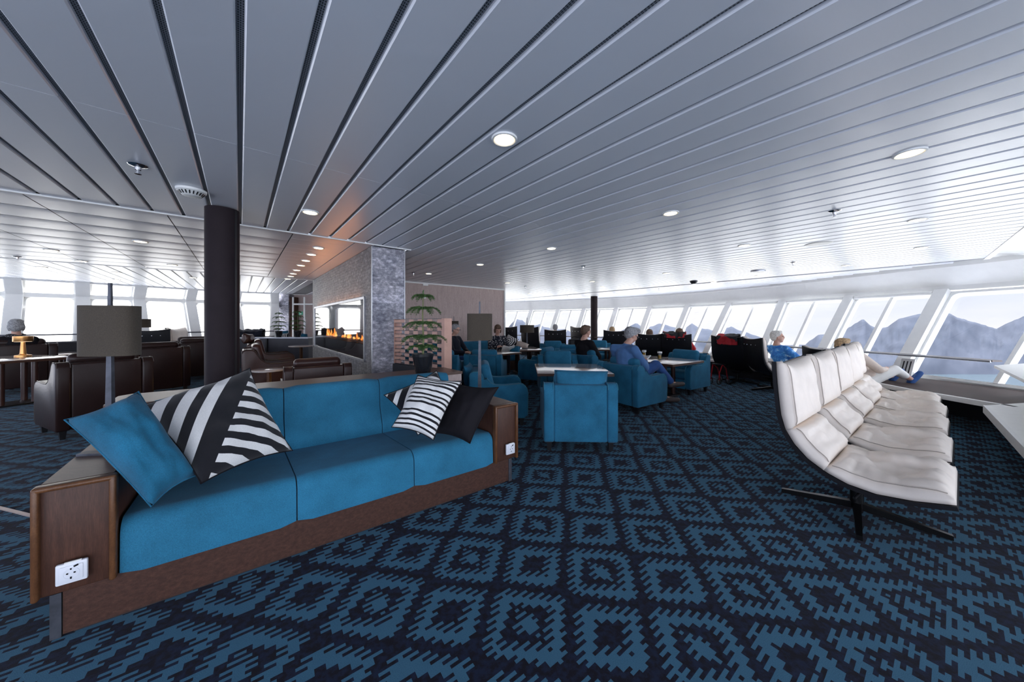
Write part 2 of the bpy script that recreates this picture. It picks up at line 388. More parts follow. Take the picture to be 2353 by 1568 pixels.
def fn_vert(t, x, y): return t.math('LESS_THAN', t.math('FRACT', t.math('MULTIPLY', x, 5.)), .5)
M['fan'] = stripe_mat('fan_stripes', fn_fan); M['lines'] = stripe_mat('line_stripes', fn_lines); M['diam'] = stripe_mat('diamond_rings', fn_diamond)
M['chev'] = stripe_mat('chevron', fn_chev); M['vert'] = stripe_mat('broad_stripes', fn_vert)
def dots(name, base, dot, s):
    t = NT(name); vo = t.n('ShaderNodeTexVoronoi'); vo.inputs['Scale'].default_value = s; t.l(t.coord(), vo.inputs[0])
    t.l(t.mix(t.math('LESS_THAN', vo.outputs['Distance'], .28), base, dot), t.b.inputs['Base Color']); t.set(rough=.85); return t.m
M['polka'] = dots('polka_dot_blouse', (.008, .010, .022), (.75, .72, .68), 28)
M['scarf'] = dots('speckled_scarf', (.012, .012, .015), (.5, .5, .5), 60)
t = NT('hawaiian_shirt'); f = t.noise(t.coord(), 16, 4, .7)
t.l(t.ramp(f, [(.44, (.025, .17, .55)), (.56, (.06, .32, .72)), (.62, (.55, .75, .9))]), t.b.inputs['Base Color']); t.set(rough=.8); M['hawaii'] = t.m
t = NT('red_black_jacket'); f = t.noise(t.coord(), 4.2, 2)
t.l(t.ramp(f, [(.50, (.016, .016, .020)), (.515, (.45, .012, .02))]), t.b.inputs['Base Color']); t.set(rough=.7); M['jacket'] = t.m
t = NT('hazy_mountain_rock'); v = t.coord('Object', (1, 1, 1)); f = t.noise(v, .02, 8, .6); sp = t.n('ShaderNodeSeparateXYZ'); t.l(t.coord(), sp.inputs[0])
rock = t.ramp(f, [(.35, (.037, .043, .058)), (.7, (.050, .056, .073))])  # blue-grey of distant haze is put into the rock colour
hgt = t.math('ADD', t.math('MULTIPLY', sp.outputs['Z'], .006), t.math('MULTIPLY', t.noise(v, .05, 5, .7), 1.))
snow = t.math('MULTIPLY', t.math('GREATER_THAN', hgt, .66), t.math('LESS_THAN', sp.outputs['X'], 330.))
t.l(t.mix(snow, rock, (.088, .097, .116)), t.b.inputs['Base Color']); t.set(rough=1., spec=0.); M['rock'] = t.m
t = NT('sea_water'); f = t.noise(t.coord('Object', (.02, .1, 1)), 4, 4); t.l(t.ramp(f, [(.3, (.024, .037, .048)), (.7, (.033, .048, .061))]), t.b.inputs['Base Color']); t.set(rough=.25, spec=.4); t.set(spec=.2); M['sea'] = t.m
M['lamp_on'] = emis('downlight_glow', (1., .86, .62), 5.5)
M['flame'] = emis('flame_glow', (1., .26, .04), 2.2); M['flame2'] = emis('flame_core', (1., .45, .12), 2.6)
M['led'] = emis('plinth_led', (1., .62, .22), 7.)

def box_uv(o):
    me = o.data; uvl = me.uv_layers.new(name='UVMap')
    for p in me.polygons:
        n = p.normal; k = max(range(3), key=lambda i: abs(n[i]))
        for li in p.loop_indices:
            c = me.vertices[me.loops[li].vertex_index].co
            uvl.data[li].uv = (c.y, c.z) if k == 0 else ((c.x, c.z) if k == 1 else (c.x, c.y))
# ================================================================== SETTING
# floor
b = MB(); b.bar(onz(0, 1208, .003)-Vector((.9, -.35, 0)), onz(90, 1190, .003), .022, .006)
struct(b.build('trim_1', plain('carpet_strip', (.55, .45, .42), .4, .5)))

# ceiling
CZ = 2.30
def to_uv(p): return (p[0]*UD.x+p[1]*UD.y, p[0]*VD.x+p[1]*VD.y)
EDGE = [(7.47, 5.10), (7.09, 6.64), (6.57, 9.41), (4.24, 13.4), (-.35, 15.96), (-4.5, 17.4), (-7., 17.8)]
def crom(P, n=8):
    out = []; P = [Vector(p) for p in P]; Q = [P[0]*2-P[1]]+P+[P[-1]*2-P[-2]]
    for i in range(1, len(Q)-2):
        for k in range(n):
            t = k/n; a, b_, c, d = Q[i-1:i+3]
            out.append(.5*((2*b_)+(c-a)*t+(2*a-5*b_+4*c-d)*t*t+(3*b_-a-3*c+d)*t**3))
    return out+[P[-1]]
EC = crom(EDGE, 8)
LEFT = [(-16.5, -2.2), (-14.3, 3.2), (-12.75, 5.3), (-11.3, 7.2), (-10.6, 8.06), (-10.06, 8.8), (-9.49, 9.68), (-8.79, 10.56), (-8.0, 11.1)]
lf_uv = [to_uv(p) for p in LEFT]
def u_left(v):
    for (u0, v0), (u1, v1) in zip(lf_uv, lf_uv[1:]):
        if v0 <= v <= v1: return u0+(u1-u0)*(v-v0)/(v1-v0)
    return lf_uv[-1][0] if v > lf_uv[-1][1] else lf_uv[0][0]
def u_right(v):   # interval of u inside the right ceiling edge for a strip
    us = []
    E = [to_uv(p) for p in EC]
    for (u0, v0), (u1, v1) in zip(E, E[1:]):
        if (v0-v)*(v1-v) <= 0 and v0 != v1: us.append(u0+(u1-u0)*(v-v0)/(v1-v0))
    return us
PW = .2013; GAP = .021
def strip(b, v0, v1, u0, u1, z=CZ, th=.02, lip=True):
    a0, a1 = v0+GAP/2, v1-GAP/2
    # folded aluminium strip with rounded long edges
    prof = [(a0, z+.018), (a0+.0015, z+.006), (a0+.007, z), (a1-.007, z), (a1-.0015, z+.006), (a1, z+.018)]
    vs = [uv(u, p[0], p[1]) for u in (u0, u1) for p in prof]; n = len(prof)
    b.add(vs, [(i, i+1, n+i+1, n+i) for i in range(n-1)]+[tuple(range(n)), tuple(range(2*n-1, n-1, -1))])
pn = MB(); far_pn = MB(); U0 = -.80
k = -34
while k*PW < 11.9:
    v0, v1 = k*PW, (k+1)*PW; vm = (v0+v1)/2
    if vm < 1.31:
        for (a, c) in ((U0, 2.394), (2.398, 4.318)): strip(pn, v0, v1, a, c)
        strip(pn, v0, v1, 8.90, max(u_left(vm)-.02, 9.2) if vm < .95 else 16)
    elif vm < 1.745: 
        for (a, c) in ((U0, 2.394), (2.398, 4.318)): strip(pn, v0, v1, a, c)
    else:
        us = u_right(vm)
        if vm < 8.95: lo = U0; hi = max(us) if us else 14.
        elif len(us) >= 2: lo, hi = min(us), max(us)
        else: lo = hi = 0
        cuts = [lo]+[q for q in (2.394, 5.37, 8.3, 11.2) if lo < q < hi]+[hi]
        for a, c in zip(cuts, cuts[1:]): strip(pn, v0, v1, a, c-.004)
    k += 1
ceil = struct(pn.build('ceiling', M['ceil'], recalc=False, sa=25)); ceil.data.flip_normals()
# backing above the joints
b = MB(); b.add([uv(U0, -8, CZ+.016), uv(4.318, -8, CZ+.016), uv(4.318, 1.8, CZ+.016), uv(20, 1.8, CZ+.016)]+[Vector((p.x, p.y, CZ+.016)) for p in reversed(EC)]+[uv(U0, 9.0, CZ+.016)], [tuple(range(4+len(EC)+1))])
b.add([uv(8.9, -8, CZ+.016)]+[Vector((q[0], q[1], CZ+.016)) for q in LEFT[1:]]+[Vector((-8.6, 14, CZ+.016)), uv(20, 1.8, CZ+.016), uv(8.9, 1.8, CZ+.016)], [tuple(range(len(LEFT)+3))])
struct(b.build('ceiling_backing', M['groove'], smooth=False))
# field of large ribbed panels between the two trims
b = MB(); NR = 9; du = (8.87-4.34)/NR
vcuts = [-8.2, -6.7, -5.2, -3.72, -2.9-.0, -2.18, -1.45, -.70, .05, .62, 1.31]
vcuts = [-8.0, -7.25, -6.5, -5.75, -5.0, -4.25, -3.50, -2.75, -1.98, -1.30, -.52, .455]
for v0, v1 in zip(vcuts, vcuts[1:]):
    for i in range(NR):
        a = 4.34+i*du
        prof = [(a, .003), (a+.015, .001), (a+du*.3, 0), (a+du*.75, .001), (a+du-.002, .004)]
        vs = [uv(u, v, CZ+.0+z) for v in (v0+.004, v1-.004) for u, z in prof]; n = len(prof)
        b.add(vs, [(q, n+q, n+q+1, q+1) for q in range(n-1)])
struct(b.build('ceiling_panels', M['ceil'], recalc=False))
# darker soffit along the fireplace with the row of lights
b = MB()
for i in range(15):
    a = 4.34+i*.302; b.box(((0, 0, 0)), (0, 0, 0)) if False else None
    b.hexa([uv(a+.003, .463, CZ+.002), uv(a+.299, .463, CZ+.002), uv(a+.299, 1.10, CZ+.002), uv(a+.003, 1.10, CZ+.002),
            uv(a+.003, .463, CZ+.02), uv(a+.299, .463, CZ+.02), uv(a+.299, 1.10, CZ+.02), uv(a+.003, 1.10, CZ+.02)])
b.hexa([uv(4.34, 1.112, CZ), uv(8.9, 1.112, CZ), uv(8.9, 1.34, CZ), uv(4.34, 1.34, CZ), uv(4.34, 1.112, CZ+.02), uv(8.9, 1.112, CZ+.02), uv(8.9, 1.34, CZ+.02), uv(4.34, 1.34, CZ+.02)])
struct(b.build('ceiling_soffit', M['ceil'], smooth=False))
b = MB(); b.add([uv(4.3, -8, CZ+.03), uv(8.95, -8, CZ+.03), uv(8.95, 1.8, CZ+.03), uv(4.3, 1.8, CZ+.03)], [(0, 1, 2, 3)])
struct(b.build('ceiling_backing_2', M['dark'], smooth=False))
b = MB()
b.bar(uv(4.328, -8, CZ-.003), uv(4.328, 1.80, CZ-.003), .028, .016)
struct(b.build('trim_2', M['fascia'], smooth=False))
b = MB(); b.bar(uv(8.885, -8, CZ-.001), uv(8.885, 1.36, CZ-.001), .02, .012); struct(b.build('trim_3', M['fascia'], smooth=False))

# ---- right window wall (raked outward at the top)
BOT = [(6.95, .6), (6.93, 2.7), (6.91, 4.86), (6.48, 7.02), (5.94, 8.4), (4.97, 10.4), (3.46, 12.1), (1.08, 13.8), (-1.6, 15.1), (-4.3, 16.), (-7, 16.6)]
bc = crom(BOT, 24); ZB, ZT = .40, 1.86
def outn(pts, i):
    d = pts[min(i+1, len(pts)-1)]-pts[max(i-1, 0)]; return Vector((d.y, -d.x)).normalized()
tcv = [p+outn(bc, i)*1.05 for i, p in enumerate(bc)]
def st_top(px):      # window-wall station whose top is seen at px
    best = min(range(len(bc)), key=lambda i: abs((tcv[i].x/tcv[i].y*F+CX)-px) if tcv[i].y > 1 else 9e9); return best
WALLW = {}
def P3(i, t, dn=0.):    # station i, height fraction t, offset outward
    p = bc[i].lerp(tcv[i], t); z = ZB+(ZT-ZB)*t; n = outn(bc, i)
    q = Vector((p.x, p.y, z)); nn = Vector((n.x, n.y, -.55)).normalized(); return q+nn*dn
# sill, lower wall, bench, fascia follow the same curve
def ribbon(name, rows, mat, i0=0, i1=None, step=2, smooth=True):
    b = MB(); idx = list(range(i0, (i1 or len(bc)), step)); n = len(rows)
    for i in idx:
        nn = outn(bc, i); B = bc[i]
        for (off, z) in rows: b.v.append(Vector((B.x+nn.x*off, B.y+nn.y*off, z)))
    for k in range(len(idx)-1):
        for q in range(n-1): b.f.append([k*n+q, k*n+q+1, (k+1)*n+q+1, (k+1)*n+q]); b.m.append(0)
    return b.build(name, mat, smooth=smooth, recalc=False, sa=30)
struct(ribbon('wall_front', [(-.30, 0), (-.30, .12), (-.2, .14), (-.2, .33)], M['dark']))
struct(ribbon('trim_4', [(-.06, .365), (-.03, .40), (.10, .40), (.12, .30)], M['white']))
# fascia between ceiling edge and window heads
b = MB(); idx = range(0, len(tcv), 2); rows = []
def ec_near(p):
    best = min(EC, key=lambda q: (q-p).length); return best
fpts = []
for i in idx:
    T = tcv[i]; fpts.append(T)
E2 = [Vector(p) for p in [(7.55, 4.2)]]+EC
def edge_at(i):  # ceiling edge point opposite station i : follow the normal inward
    T = tcv[i]; n = outn(bc, i); best = None; bd = 9e9
    for q in EC:
        d = abs((q-T).x*n.y-(q-T).y*n.x)
        if d < bd: bd = d; best = q
    return best
ids = [i for i in range(0, len(bc), 2) if bc[i].y > 3.9]
vs = []; rr = []
for i in ids:
    n = outn(bc, i); T = tcv[i]; E = edge_at(i); 
    if bc[i].y < 5.2: E = Vector((7.47, 5.10))+Vector((.05, -1.))*max(0, (5.1-T.y)) if T.y < 5.1 else E
    e1 = E+n*.03; e2 = E+n*.16
    if (T-E).dot(n) < .25: e1 = T-n*.22; e2 = T-n*.12; 
    R = [(e1, CZ+.02), (e1, CZ+.07), (e2, CZ+.07), (e2, CZ-.04), (e2+n*.02, CZ-.06), (T-n*.02, ZT+.10), (T, ZT+.02), (T+n*.08, ZT)]
    rr.append([Vector((p.x, p.y, z)) for p, z in R])
b = MB()
for r_ in rr: b.v += r_
n_ = 8
for k in range(len(rr)-1):
    for q in range(n_-1): b.f.append([k*n_+q, (k+1)*n_+q, (k+1)*n_+q+1, k*n_+q+1]); b.m.append(0)
struct(b.build('trim_5', M['fascia'], recalc=False, sa=25))
# white soffit beyond the diagonal ceiling edge, near right
b = MB(); b.add([(7.6, 5.2, CZ+.09), (8.3, 5.3, CZ-.02), (8.3, -6, CZ-.02), (-10, -6, CZ+.09), uv(-.86, -7, CZ+.09)], [(0, 1, 2, 3, 4)])
struct(b.build('ceiling_soffit_2', M['fascia'], smooth=False))
b = MB(); b.hexa([uv(-.80, -7, CZ-.01), uv(-.80, 8.98, CZ-.01), uv(-.86, 8.98, CZ-.01), uv(-.86, -7, CZ-.01), uv(-.80, -7, CZ+.09), uv(-.80, 8.98, CZ+.09), uv(-.86, 8.98, CZ+.09), uv(-.86, -7, CZ+.09)])
struct(b.build('trim_6', M['fascia'], smooth=False))

# windows: frame ring + glass + centre bar
def ring(b, f, W_, H_, mx, mb, mt, r, d, n=6):
    """frame with a rounded opening; f(x,y,d) maps plane coords to 3D"""
    inner = []
    for cx, cy, a0 in ((W_-mx-r, H_-mt-r, 0), (mx+r, H_-mt-r, 90), (mx+r, mb+r, 180), (W_-mx-r, mb+r, 270)):
        for k in range(n+1):
            a = math.radians(a0+90*k/n); inner.append((cx+r*math.cos(a), cy+r*math.sin(a)))
    m = len(inner); outer = []
    for x, y in inner:      # push to the outer rectangle
        outer.append((min(max((x-W_/2)*50+W_/2, 0), W_) if False else (W_ if x > W_/2 else 0), (H_ if y > H_/2 else 0)))
    # keep outer ring well shaped: use corner for the arc, so adjacent edges are straight
    for dd in (0., d):
        for (x, y) in inner: b.v.append(f(x, y, dd))
        for (x, y) in outer: b.v.append(f(x, y, dd))
    o = len(b.v)-4*m
    for i in range(m):
        j = (i+1) % m
        b.f.append([o+i, o+j, o+m+j, o+m+i]); b.f.append([o+2*m+i, o+3*m+i, o+3*m+j, o+2*m+j]); b.f.append([o+i, o+2*m+i, o+2*m+j, o+j]); b.m += [0, 0, 0]
    return inner
def window(n, C, mx=.05, mb=.06, mt=.06, r=.10, d=.10, bar=.5, barw=.05, blind=0., mats=('white', 'glass')):
    """C: bottom-left, bottom-right, top-right, top-left corners"""
    C = [Vector(c) for c in C]; W_ = ((C[1]-C[0]).length+(C[2]-C[3]).length)/2; H_ = ((C[3]-C[0]).length+(C[2]-C[1]).length)/2
    nn = (C[1]-C[0]).cross(C[3]-C[0]).normalized()
    def f(x, y, dd): s, t_ = x/W_, y/H_; return C[0]*(1-s)*(1-t_)+C[1]*s*(1-t_)+C[2]*s*t_+C[3]*(1-s)*t_-nn*dd
    b = MB(); ring(b, f, W_, H_, mx, mb, mt, r, d)
    root = struct(b.build('window_%d' % n, M[mats[0]], sa=30, recalc=True))
    g = MB(); g.add([f(mx*.8, mb*.8, d*.7), f(W_-mx*.8, mb*.8, d*.7), f(W_-mx*.8, H_-mt*.8, d*.7), f(mx*.8, H_-mt*.8, d*.7)], [(0, 1, 2, 3)])
    g.build('glass', M['glass'], root, smooth=False)
    if bar:
        m = MB(); x = W_*bar
        m.hexa([f(x-barw/2, mb*.8, -.01), f(x+barw/2, mb*.8, -.01), f(x+barw/2, mb*.8, d*.9), f(x-barw/2, mb*.8, d*.9), f(x-barw/2, H_-mt*.8, -.01), f(x+barw/2, H_-mt*.8, -.01), f(x+barw/2, H_-mt*.8, d*.9), f(x-barw/2, H_-mt*.8, d*.9)])
        m.build('glazing_bar', M[mats[0]], root, smooth=False)
    if blind is not None and blind > 0:
        m = MB(); a = f(mx*.6, H_-mt-.02, -.06); c = f(W_-mx*.6, H_-mt-.02, -.06); m.rod(a, c, .035, n=12); m.build('blind_roll', M['white'], root)
        m = MB(); y = H_-mt-.02; m.hexa([f(mx*.8, y-blind, -.055), f(W_-mx*.8, y-blind, -.055), f(W_-mx*.8, y-blind, -.05), f(mx*.8, y-blind, -.05), f(mx*.8, y, -.055), f(W_-mx*.8, y, -.055), f(W_-mx*.8, y, -.05), f(mx*.8, y, -.05)])
        m.build('blind_cloth', M['blindc'], root, smooth=False)
    return root
t = NT('blind_cloth'); tr = t.n('ShaderNodeBsdfTranslucent'); tr.inputs[0].default_value = (.9, .9, .9, 1); mx = t.n('ShaderNodeMixShader'); mx.inputs[0].default_value = .45
t.b.inputs['Base Color'].default_value = (.85, .85, .85, 1); t.l(t.b.outputs[0], mx.inputs[1]); t.l(tr.outputs[0], mx.inputs[2]); t.l(mx.outputs[0], t.out.inputs[0]); M['blindc'] = t.m
STX = [1100, 1160, 1222, 1284, 1343, 1419, 1495, 1580, 1680, 1800, 1954, 2169, 2500]
stn = [st_top(x) for x in STX]
stn[-1] = min(range(len(bc)), key=lambda i: abs(bc[i].y-3.6)); stn.append(min(range(len(bc)), key=lambda i: abs(bc[i].y-1.6)))
def P3n(i, t_, side, n): # keep windows apart by the post width
    a = P3(i, t_, n); d = (bc[min(i+1, len(bc)-1)]-bc[max(i-1, 0)]).normalized(); return a+Vector((d.x, d.y, 0))*side
wn = 1
for k in range(len(stn)-1):
    i, j = stn[k], stn[k+1]      # i farther, j nearer
    sc_ = .07
    C = [P3n(i, 0, -sc_, .0), P3n(j, 0, sc_, .0), P3n(j, 1, sc_, .0), P3n(i, 1, -sc_, .0)]
    blind = {6: .16, 8: .14, 7: .02, 9: .02, 10: .02}.get(k, 0)
    window(wn, C, mx=.05, mb=.05, mt=.05, r=.09, d=.10, bar=.5, barw=.05, blind=blind); wn += 1
# posts
b = MB()
for i in stn:
    a = [P3n(i, 0, s_, d_) for s_, d_ in ((-.085, -.10), (.085, -.10), (.085, .12), (-.085, .12))]; c = [P3n(i, 1, s_, d_) for s_, d_ in ((-.085, -.10), (.085, -.10), (.085, .12), (-.085, .12))]
    b.hexa(a+c)
struct(b.build('wall_front_posts', M['white'], smooth=False))
# bench along the windows with a white nosing
b = MB()
bench = struct(ribbon('trim_7', [(-1.60, .365), (-1.60, .385), (-.05, .385)], M['woodh'], 0, None, 2, smooth=False)) if False else None
def bench_part(name, rows, mat, y0, y1):
    ids = [i for i in range(0, len(bc), 3) if y0 <= bc[i].y <= y1]; b = MB(); n = len(rows)
    for i in ids:
        nn = outn(bc, i)
        for off, z in rows:
            tp = min(1, max(0, (bc[i].y-4.6)/2.)); off += tp*.50 if off < -1 else 0
            b.v.append(Vector((bc[i].x+nn.x*off, bc[i].y+nn.y*off, z)))
    for k in range(len(ids)-1):
        for q in range(n): w = (q+1) % n; b.f.append([k*n+q, k*n+w, (k+1)*n+w, (k+1)*n+q]); b.m.append(0)
    b.f.append(list(range(n))); b.f.append([(len(ids)-1)*n+q for q in range(n)]); b.m += [0, 0]
    return b.build(name, mat, sa=25)
seat = bench_part('window_bench', [(-1.45, .365), (-1.45, .383), (-.06, .383), (-.06, .365)], M['benchw'], 3.5, 15.6)
tag(seat, 'long dark wooden bench running under the raked windows', 'bench')
ns = bench_part('nosing', [(-1.50, .33), (-1.50, .390), (-1.45, .390), (-1.45, .33)], M['white'], 3.5, 15.6); ns.parent = seat
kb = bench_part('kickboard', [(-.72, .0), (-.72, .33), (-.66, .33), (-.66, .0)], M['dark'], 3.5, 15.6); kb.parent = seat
# handrail ledge
def rail_pts(off, z, y0, y1): return [Vector((bc[i].x+outn(bc, i).x*off, bc[i].y+outn(bc, i).y*off, z)) for i in range(0, len(bc), 3) if y0 <= bc[i].y <= y1]
b = MB(); rp = rail_pts(-.12, .76, 4.45, 15.6)
for p, q in zip(rp, rp[1:]): b.bar(p, q, .16, .022)
rail = b.build('handrail', M['topc'], smooth=False); tag(rail, 'narrow wooden ledge rail running across the raked windows', 'rail')
b = MB(); rp2 = [p+Vector((-.09, 0, -.004)) for p in rp]; b.tube(rp2, .016, 8); b.build('rail_tube', M['steel'], rail)
# white corner counter and bench returning toward the camera, near right
def vslab(p, w, l, z, th, name, mat, parent=None):
    e = Vector(p); pts = [e, e-VD*l, e-VD*l-UD*w, e-UD*w]
    b = MB(); b.hexa([q.to_3d()*1+Vector((0, 0, z-th)) for q in pts]+[q+Vector((0, 0, z)) for q in pts]); return b.build(name, mat, parent, smooth=False)
root = empty('corner_counter', (0, 0, 0)); tag(root, 'white-topped corner counter at the right edge of the lounge', 'counter')
p1 = onz(2284, 841, .76); p1.z = 0
b = MB(); q = [p1, p1-VD*4.2, p1-VD*4.2+Vector((2.2, -.6, 0)), Vector((6.95, 3.3, 0)), Vector((6.9, p1.y+.25, 0))]
def poly_slab(b, q, z0, z1): n = len(q); b.prism([(k.x, k.y) for k in q], z0, z1, 2)
poly_slab(b, q, .735, .765); b.build('upper_top', M['whitetop'] if 'whitetop' in M else M['white'], root, smooth=False)
p2 = onz(2263, 933, .385); p2.z = 0
b = MB(); q = [p2, p2-VD*2.6, p2-VD*2.6-UD*1.2, p2-UD*1.35+VD*.1, Vector((6.86, 3.75, 0)), Vector((6.86, 4.2, 0))][:4]+[Vector((6.86, 3.5, 0)), Vector((6.86, 3.9, 0))]
poly_slab(b, q, .36, .39); b.build('lower_top', M['white'], root, smooth=False)
b = MB(); e0 = p2+UD*.012; b.hexa([e0+Vector((0,0,.31)), e0-VD*2.6+Vector((0,0,.31)), e0-VD*2.6-UD*.03+Vector((0,0,.31)), e0-UD*.03+Vector((0,0,.31)), e0+Vector((0,0,.392)), e0-VD*2.6+Vector((0,0,.392)), e0-VD*2.6-UD*.03+Vector((0,0,.392)), e0-UD*.03+Vector((0,0,.392))])
b.build('front_edge', M['fascia'], root, smooth=False)
b = MB(); e0 = p2-UD*.8; b.hexa([e0+VD*.3, e0-VD*2.6, e0-VD*2.6-UD*.05, e0+VD*.3-UD*.05]+[x+Vector((0,0,.35)) for x in (e0+VD*.3, e0-VD*2.6, e0-VD*2.6-UD*.05, e0+VD*.3-UD*.05)]); b.build('kickboard', M['dark'], root, smooth=False)

# ---- left window wall: lower raked panes, transom, upper panes leaning in
LC = [Vector(p) for p in LEFT]
def l_nrm(p, q): d = (q-p).normalized(); return Vector((-d.y, d.x))
def left_pts(px):    # ceiling-edge point seen at px
    best = None; bd = 1e9
    for p, q in zip(LC, LC[1:]):
        for k in range(41):
            r_ = p.lerp(q, k/40)
            if r_.y > .5:
                d = abs(r_.x/r_.y*F+CX-px)
                if d < bd: bd = d; best = (r_, l_nrm(p, q))
    return best
LS = [left_pts(x) for x in (-330, -130, 30, 189, 322, 441, 545, 632)]
LZ = [(.80, -.35), (1.95, .28), (2.32, 0.)]
def LP(s, k, al=0., dn=0.):
    p, n = s; z, off = LZ[k]; d = Vector((n.y, -n.x)); q = p+n*(off+dn)+d*al; return Vector((q.x, q.y, z))
for a, c in zip(LS, LS[1:]):
    window(wn, [LP(a, 0, .09), LP(c, 0, -.09), LP(c, 1, -.09), LP(a, 1, .09)], .05, .05, .05, .10, .08, bar=0); wn += 1
    window(wn, [LP(a, 1, .09), LP(c, 1, -.09), LP(c, 2, -.09), LP(a, 2, .09)], .05, .04, .04, .08, .06, bar=0); wn += 1
b = MB()
for s in LS:
    for k0, k1 in ((0, 1), (1, 2)):
        b.hexa([LP(s, k0, x, y) for x, y in ((-.11, -.16), (.11, -.16), (.11, .1), (-.11, .1))]+[LP(s, k1, x, y) for x, y in ((-.11, -.16), (.11, -.16), (.11, .1), (-.11, .1))])
struct(b.build('wall_left_posts', M['fascia'], smooth=False))
b = MB()
for a, c in zip(LS, LS[1:]):
    for z0, z1, o0, o1 in ((.0, .80, -.45, -.2), (1.90, 2.0, .14, .30), (2.26, 2.36, -.10, .12)):
        A, B = a, c
        def Q(s, off, z): p = s[0]+s[1]*off; return Vector((p.x, p.y, z))
        b.hexa([Q(A, o0, z0), Q(B, o0, z0), Q(B, o1, z0), Q(A, o1, z0), Q(A, o0, z1), Q(B, o0, z1), Q(B, o1, z1), Q(A, o1, z1)])
struct(b.build('wall_left', M['fascia'], smooth=False))
def Q(s, off, z): p = s[0]+s[1]*off; return Vector((p.x, p.y, z))
b = MB()
for a, c in zip(LS, LS[1:]): b.bar(Q(a, -.62, 1.03), Q(c, -.62, 1.03), .05, .03)
rl = b.build('handrail', M['iron'], smooth=False); tag(rl, 'dark slim handrail across the bright left-hand windows', 'rail')
b = MB()
for a, c in zip(LS, LS[1:]): b.bar(Q(a, -.62, .86), Q(c, -.62, .86), .32, .03); 
sh = b.build('window_ledge', M['darkpanel'], smooth=False); tag(sh, 'dark ledge below the rail under the bright left-hand windows', 'ledge')
b = MB()
for a, c in zip(LS, LS[1:]): b.bar(Q(a, -.62, .62), Q(c, -.62, .62), .05, .44)
b.build('front_board', M['dark'], sh, smooth=False)

b = MB(); fl = [(7.0, -2.2)]+[(p.x, p.y) for p in bc[::4]]+[(-9, 16.8)]+[tuple(q) for q in reversed(LEFT)]
b.add([(x, y, 0) for x, y in fl], [tuple(range(len(fl)))]); struct(b.build('floor', M['carpet'], smooth=False))
# unseen white deck added below the raked windows to bounce sun onto the ceiling
b = MB(); ids = list(range(0, len(bc), 6)); 
for i in ids:
    nn = outn(bc, i)
    for off in ((5.2 if bc[i].y < 6 else 2.4), 10.5): b.v.append(Vector((bc[i].x+nn.x*off, bc[i].y+nn.y*off, -.98)))
for k in range(len(ids)-1): b.f.append([2*k, 2*k+1, 2*k+3, 2*k+2]); b.m.append(0)
struct(b.build('floor_deck', M['white'], smooth=False))

b = MB(); b.add([tuple(p)+(-.55,) for p in [(q[0]-2.2*.62, q[1]+2.2*.78) for q in LEFT]]+[tuple(p)+(-.55,) for p in [(q[0]-9*.62, q[1]+9*.78) for q in reversed(LEFT)]], [tuple(range(18))])  # second unseen deck, added outside the left windows to bounce light inward
struct(b.build('floor_deck_2', M['white'], smooth=False))
# ---- sea and mountains
b = MB(); b.add([(-200, 100, -78), (2400, 100, -78), (2400, 610, -78), (-200, 610, -78)], [(0, 1, 2, 3)])
# nearer water so that none of the sea is missing from the side
b.add([(40, -300, -78), (3500, -300, -78), (3500, 100, -78), (40, 100, -78)], [(0, 1, 2, 3)])
o = b.build('sea', M['sea'], smooth=False); tag(o, 'calm pale blue fjord water below the mountains', 'sea', kind='stuff')
RID = [(700,775),(900,765),(1100,760),(1165,757),(1185,733),(1200,736),(1215,750),(1240,746),(1252,752),(1275,757),(1300,757),(1320,768),(1350,776),(1400,772),(1440,755),(1462,742),(1480,755),(1500,750),(1515,743),(1540,750),(1570,758),(1590,743),(1605,753),(1640,760),(1660,755),(1680,751),(1700,760),(1720,766),(1755,778),(1775,788),(1800,794),(1850,792),(1880,770),(1915,766),(1945,757),(1962,746),(1983,733),(2000,748),(2020,757),(2040,751),(2065,733),(2090,727),(2113,721),(2125,725),(2140,712),(2165,716),(2185,722),(2200,730),(2240,741),(2290,756),(2310,745),(2353,727),(2450,700),(2600,690),(3000,720),(3600,740)]
xs = []; x = 700
while x <= 3600: xs.append(x); x += 5 if x < 2400 else 20
def rid(x):
    for (a, p), (c, q) in zip(RID, RID[1:]):
        if a <= x <= c: return p+(q-p)*(x-a)/(c-a)
b = MB(); NRW = 14
for x in xs:
    yr = rid(x)+1.6*noise.noise(Vector((x*.09, 0, 0)))+.9*noise.noise(Vector((x*.3, 5, 0)))
    zr = EYE-(yr-YH)/F*620
    for j in range(NRW+5):
        if j <= NRW:
            s_ = j/NRW; Y = 500+120*s_+ (18*noise.noise(Vector((x*.012, s_*3, 2)))*math.sin(PI*s_))
            prof = s_**.85; z = -79+(zr+79)*prof
            z += 9*math.sin(PI*s_)*noise.noise(Vector((x*.03, s_*4, 0)))+4*math.sin(PI*s_)*noise.noise(Vector((x*.12, s_*9, 0)))
        else:
            s_ = (j-NRW)/4; Y = 620+200*s_; z = zr-(zr+82)*s_
        b.v.append(Vector(((x-CX)/F*Y, Y, z)))
n = NRW+5
for i in range(len(xs)-1):
    for j in range(n-1): b.f.append([i*n+j, (i+1)*n+j, (i+1)*n+j+1, i*n+j+1]); b.m.append(0)
o = b.build('mountain_range', M['rock'], recalc=False, sa=80); tag(o, 'hazy blue-grey mountain range with snow patches beyond the water', 'mountains')

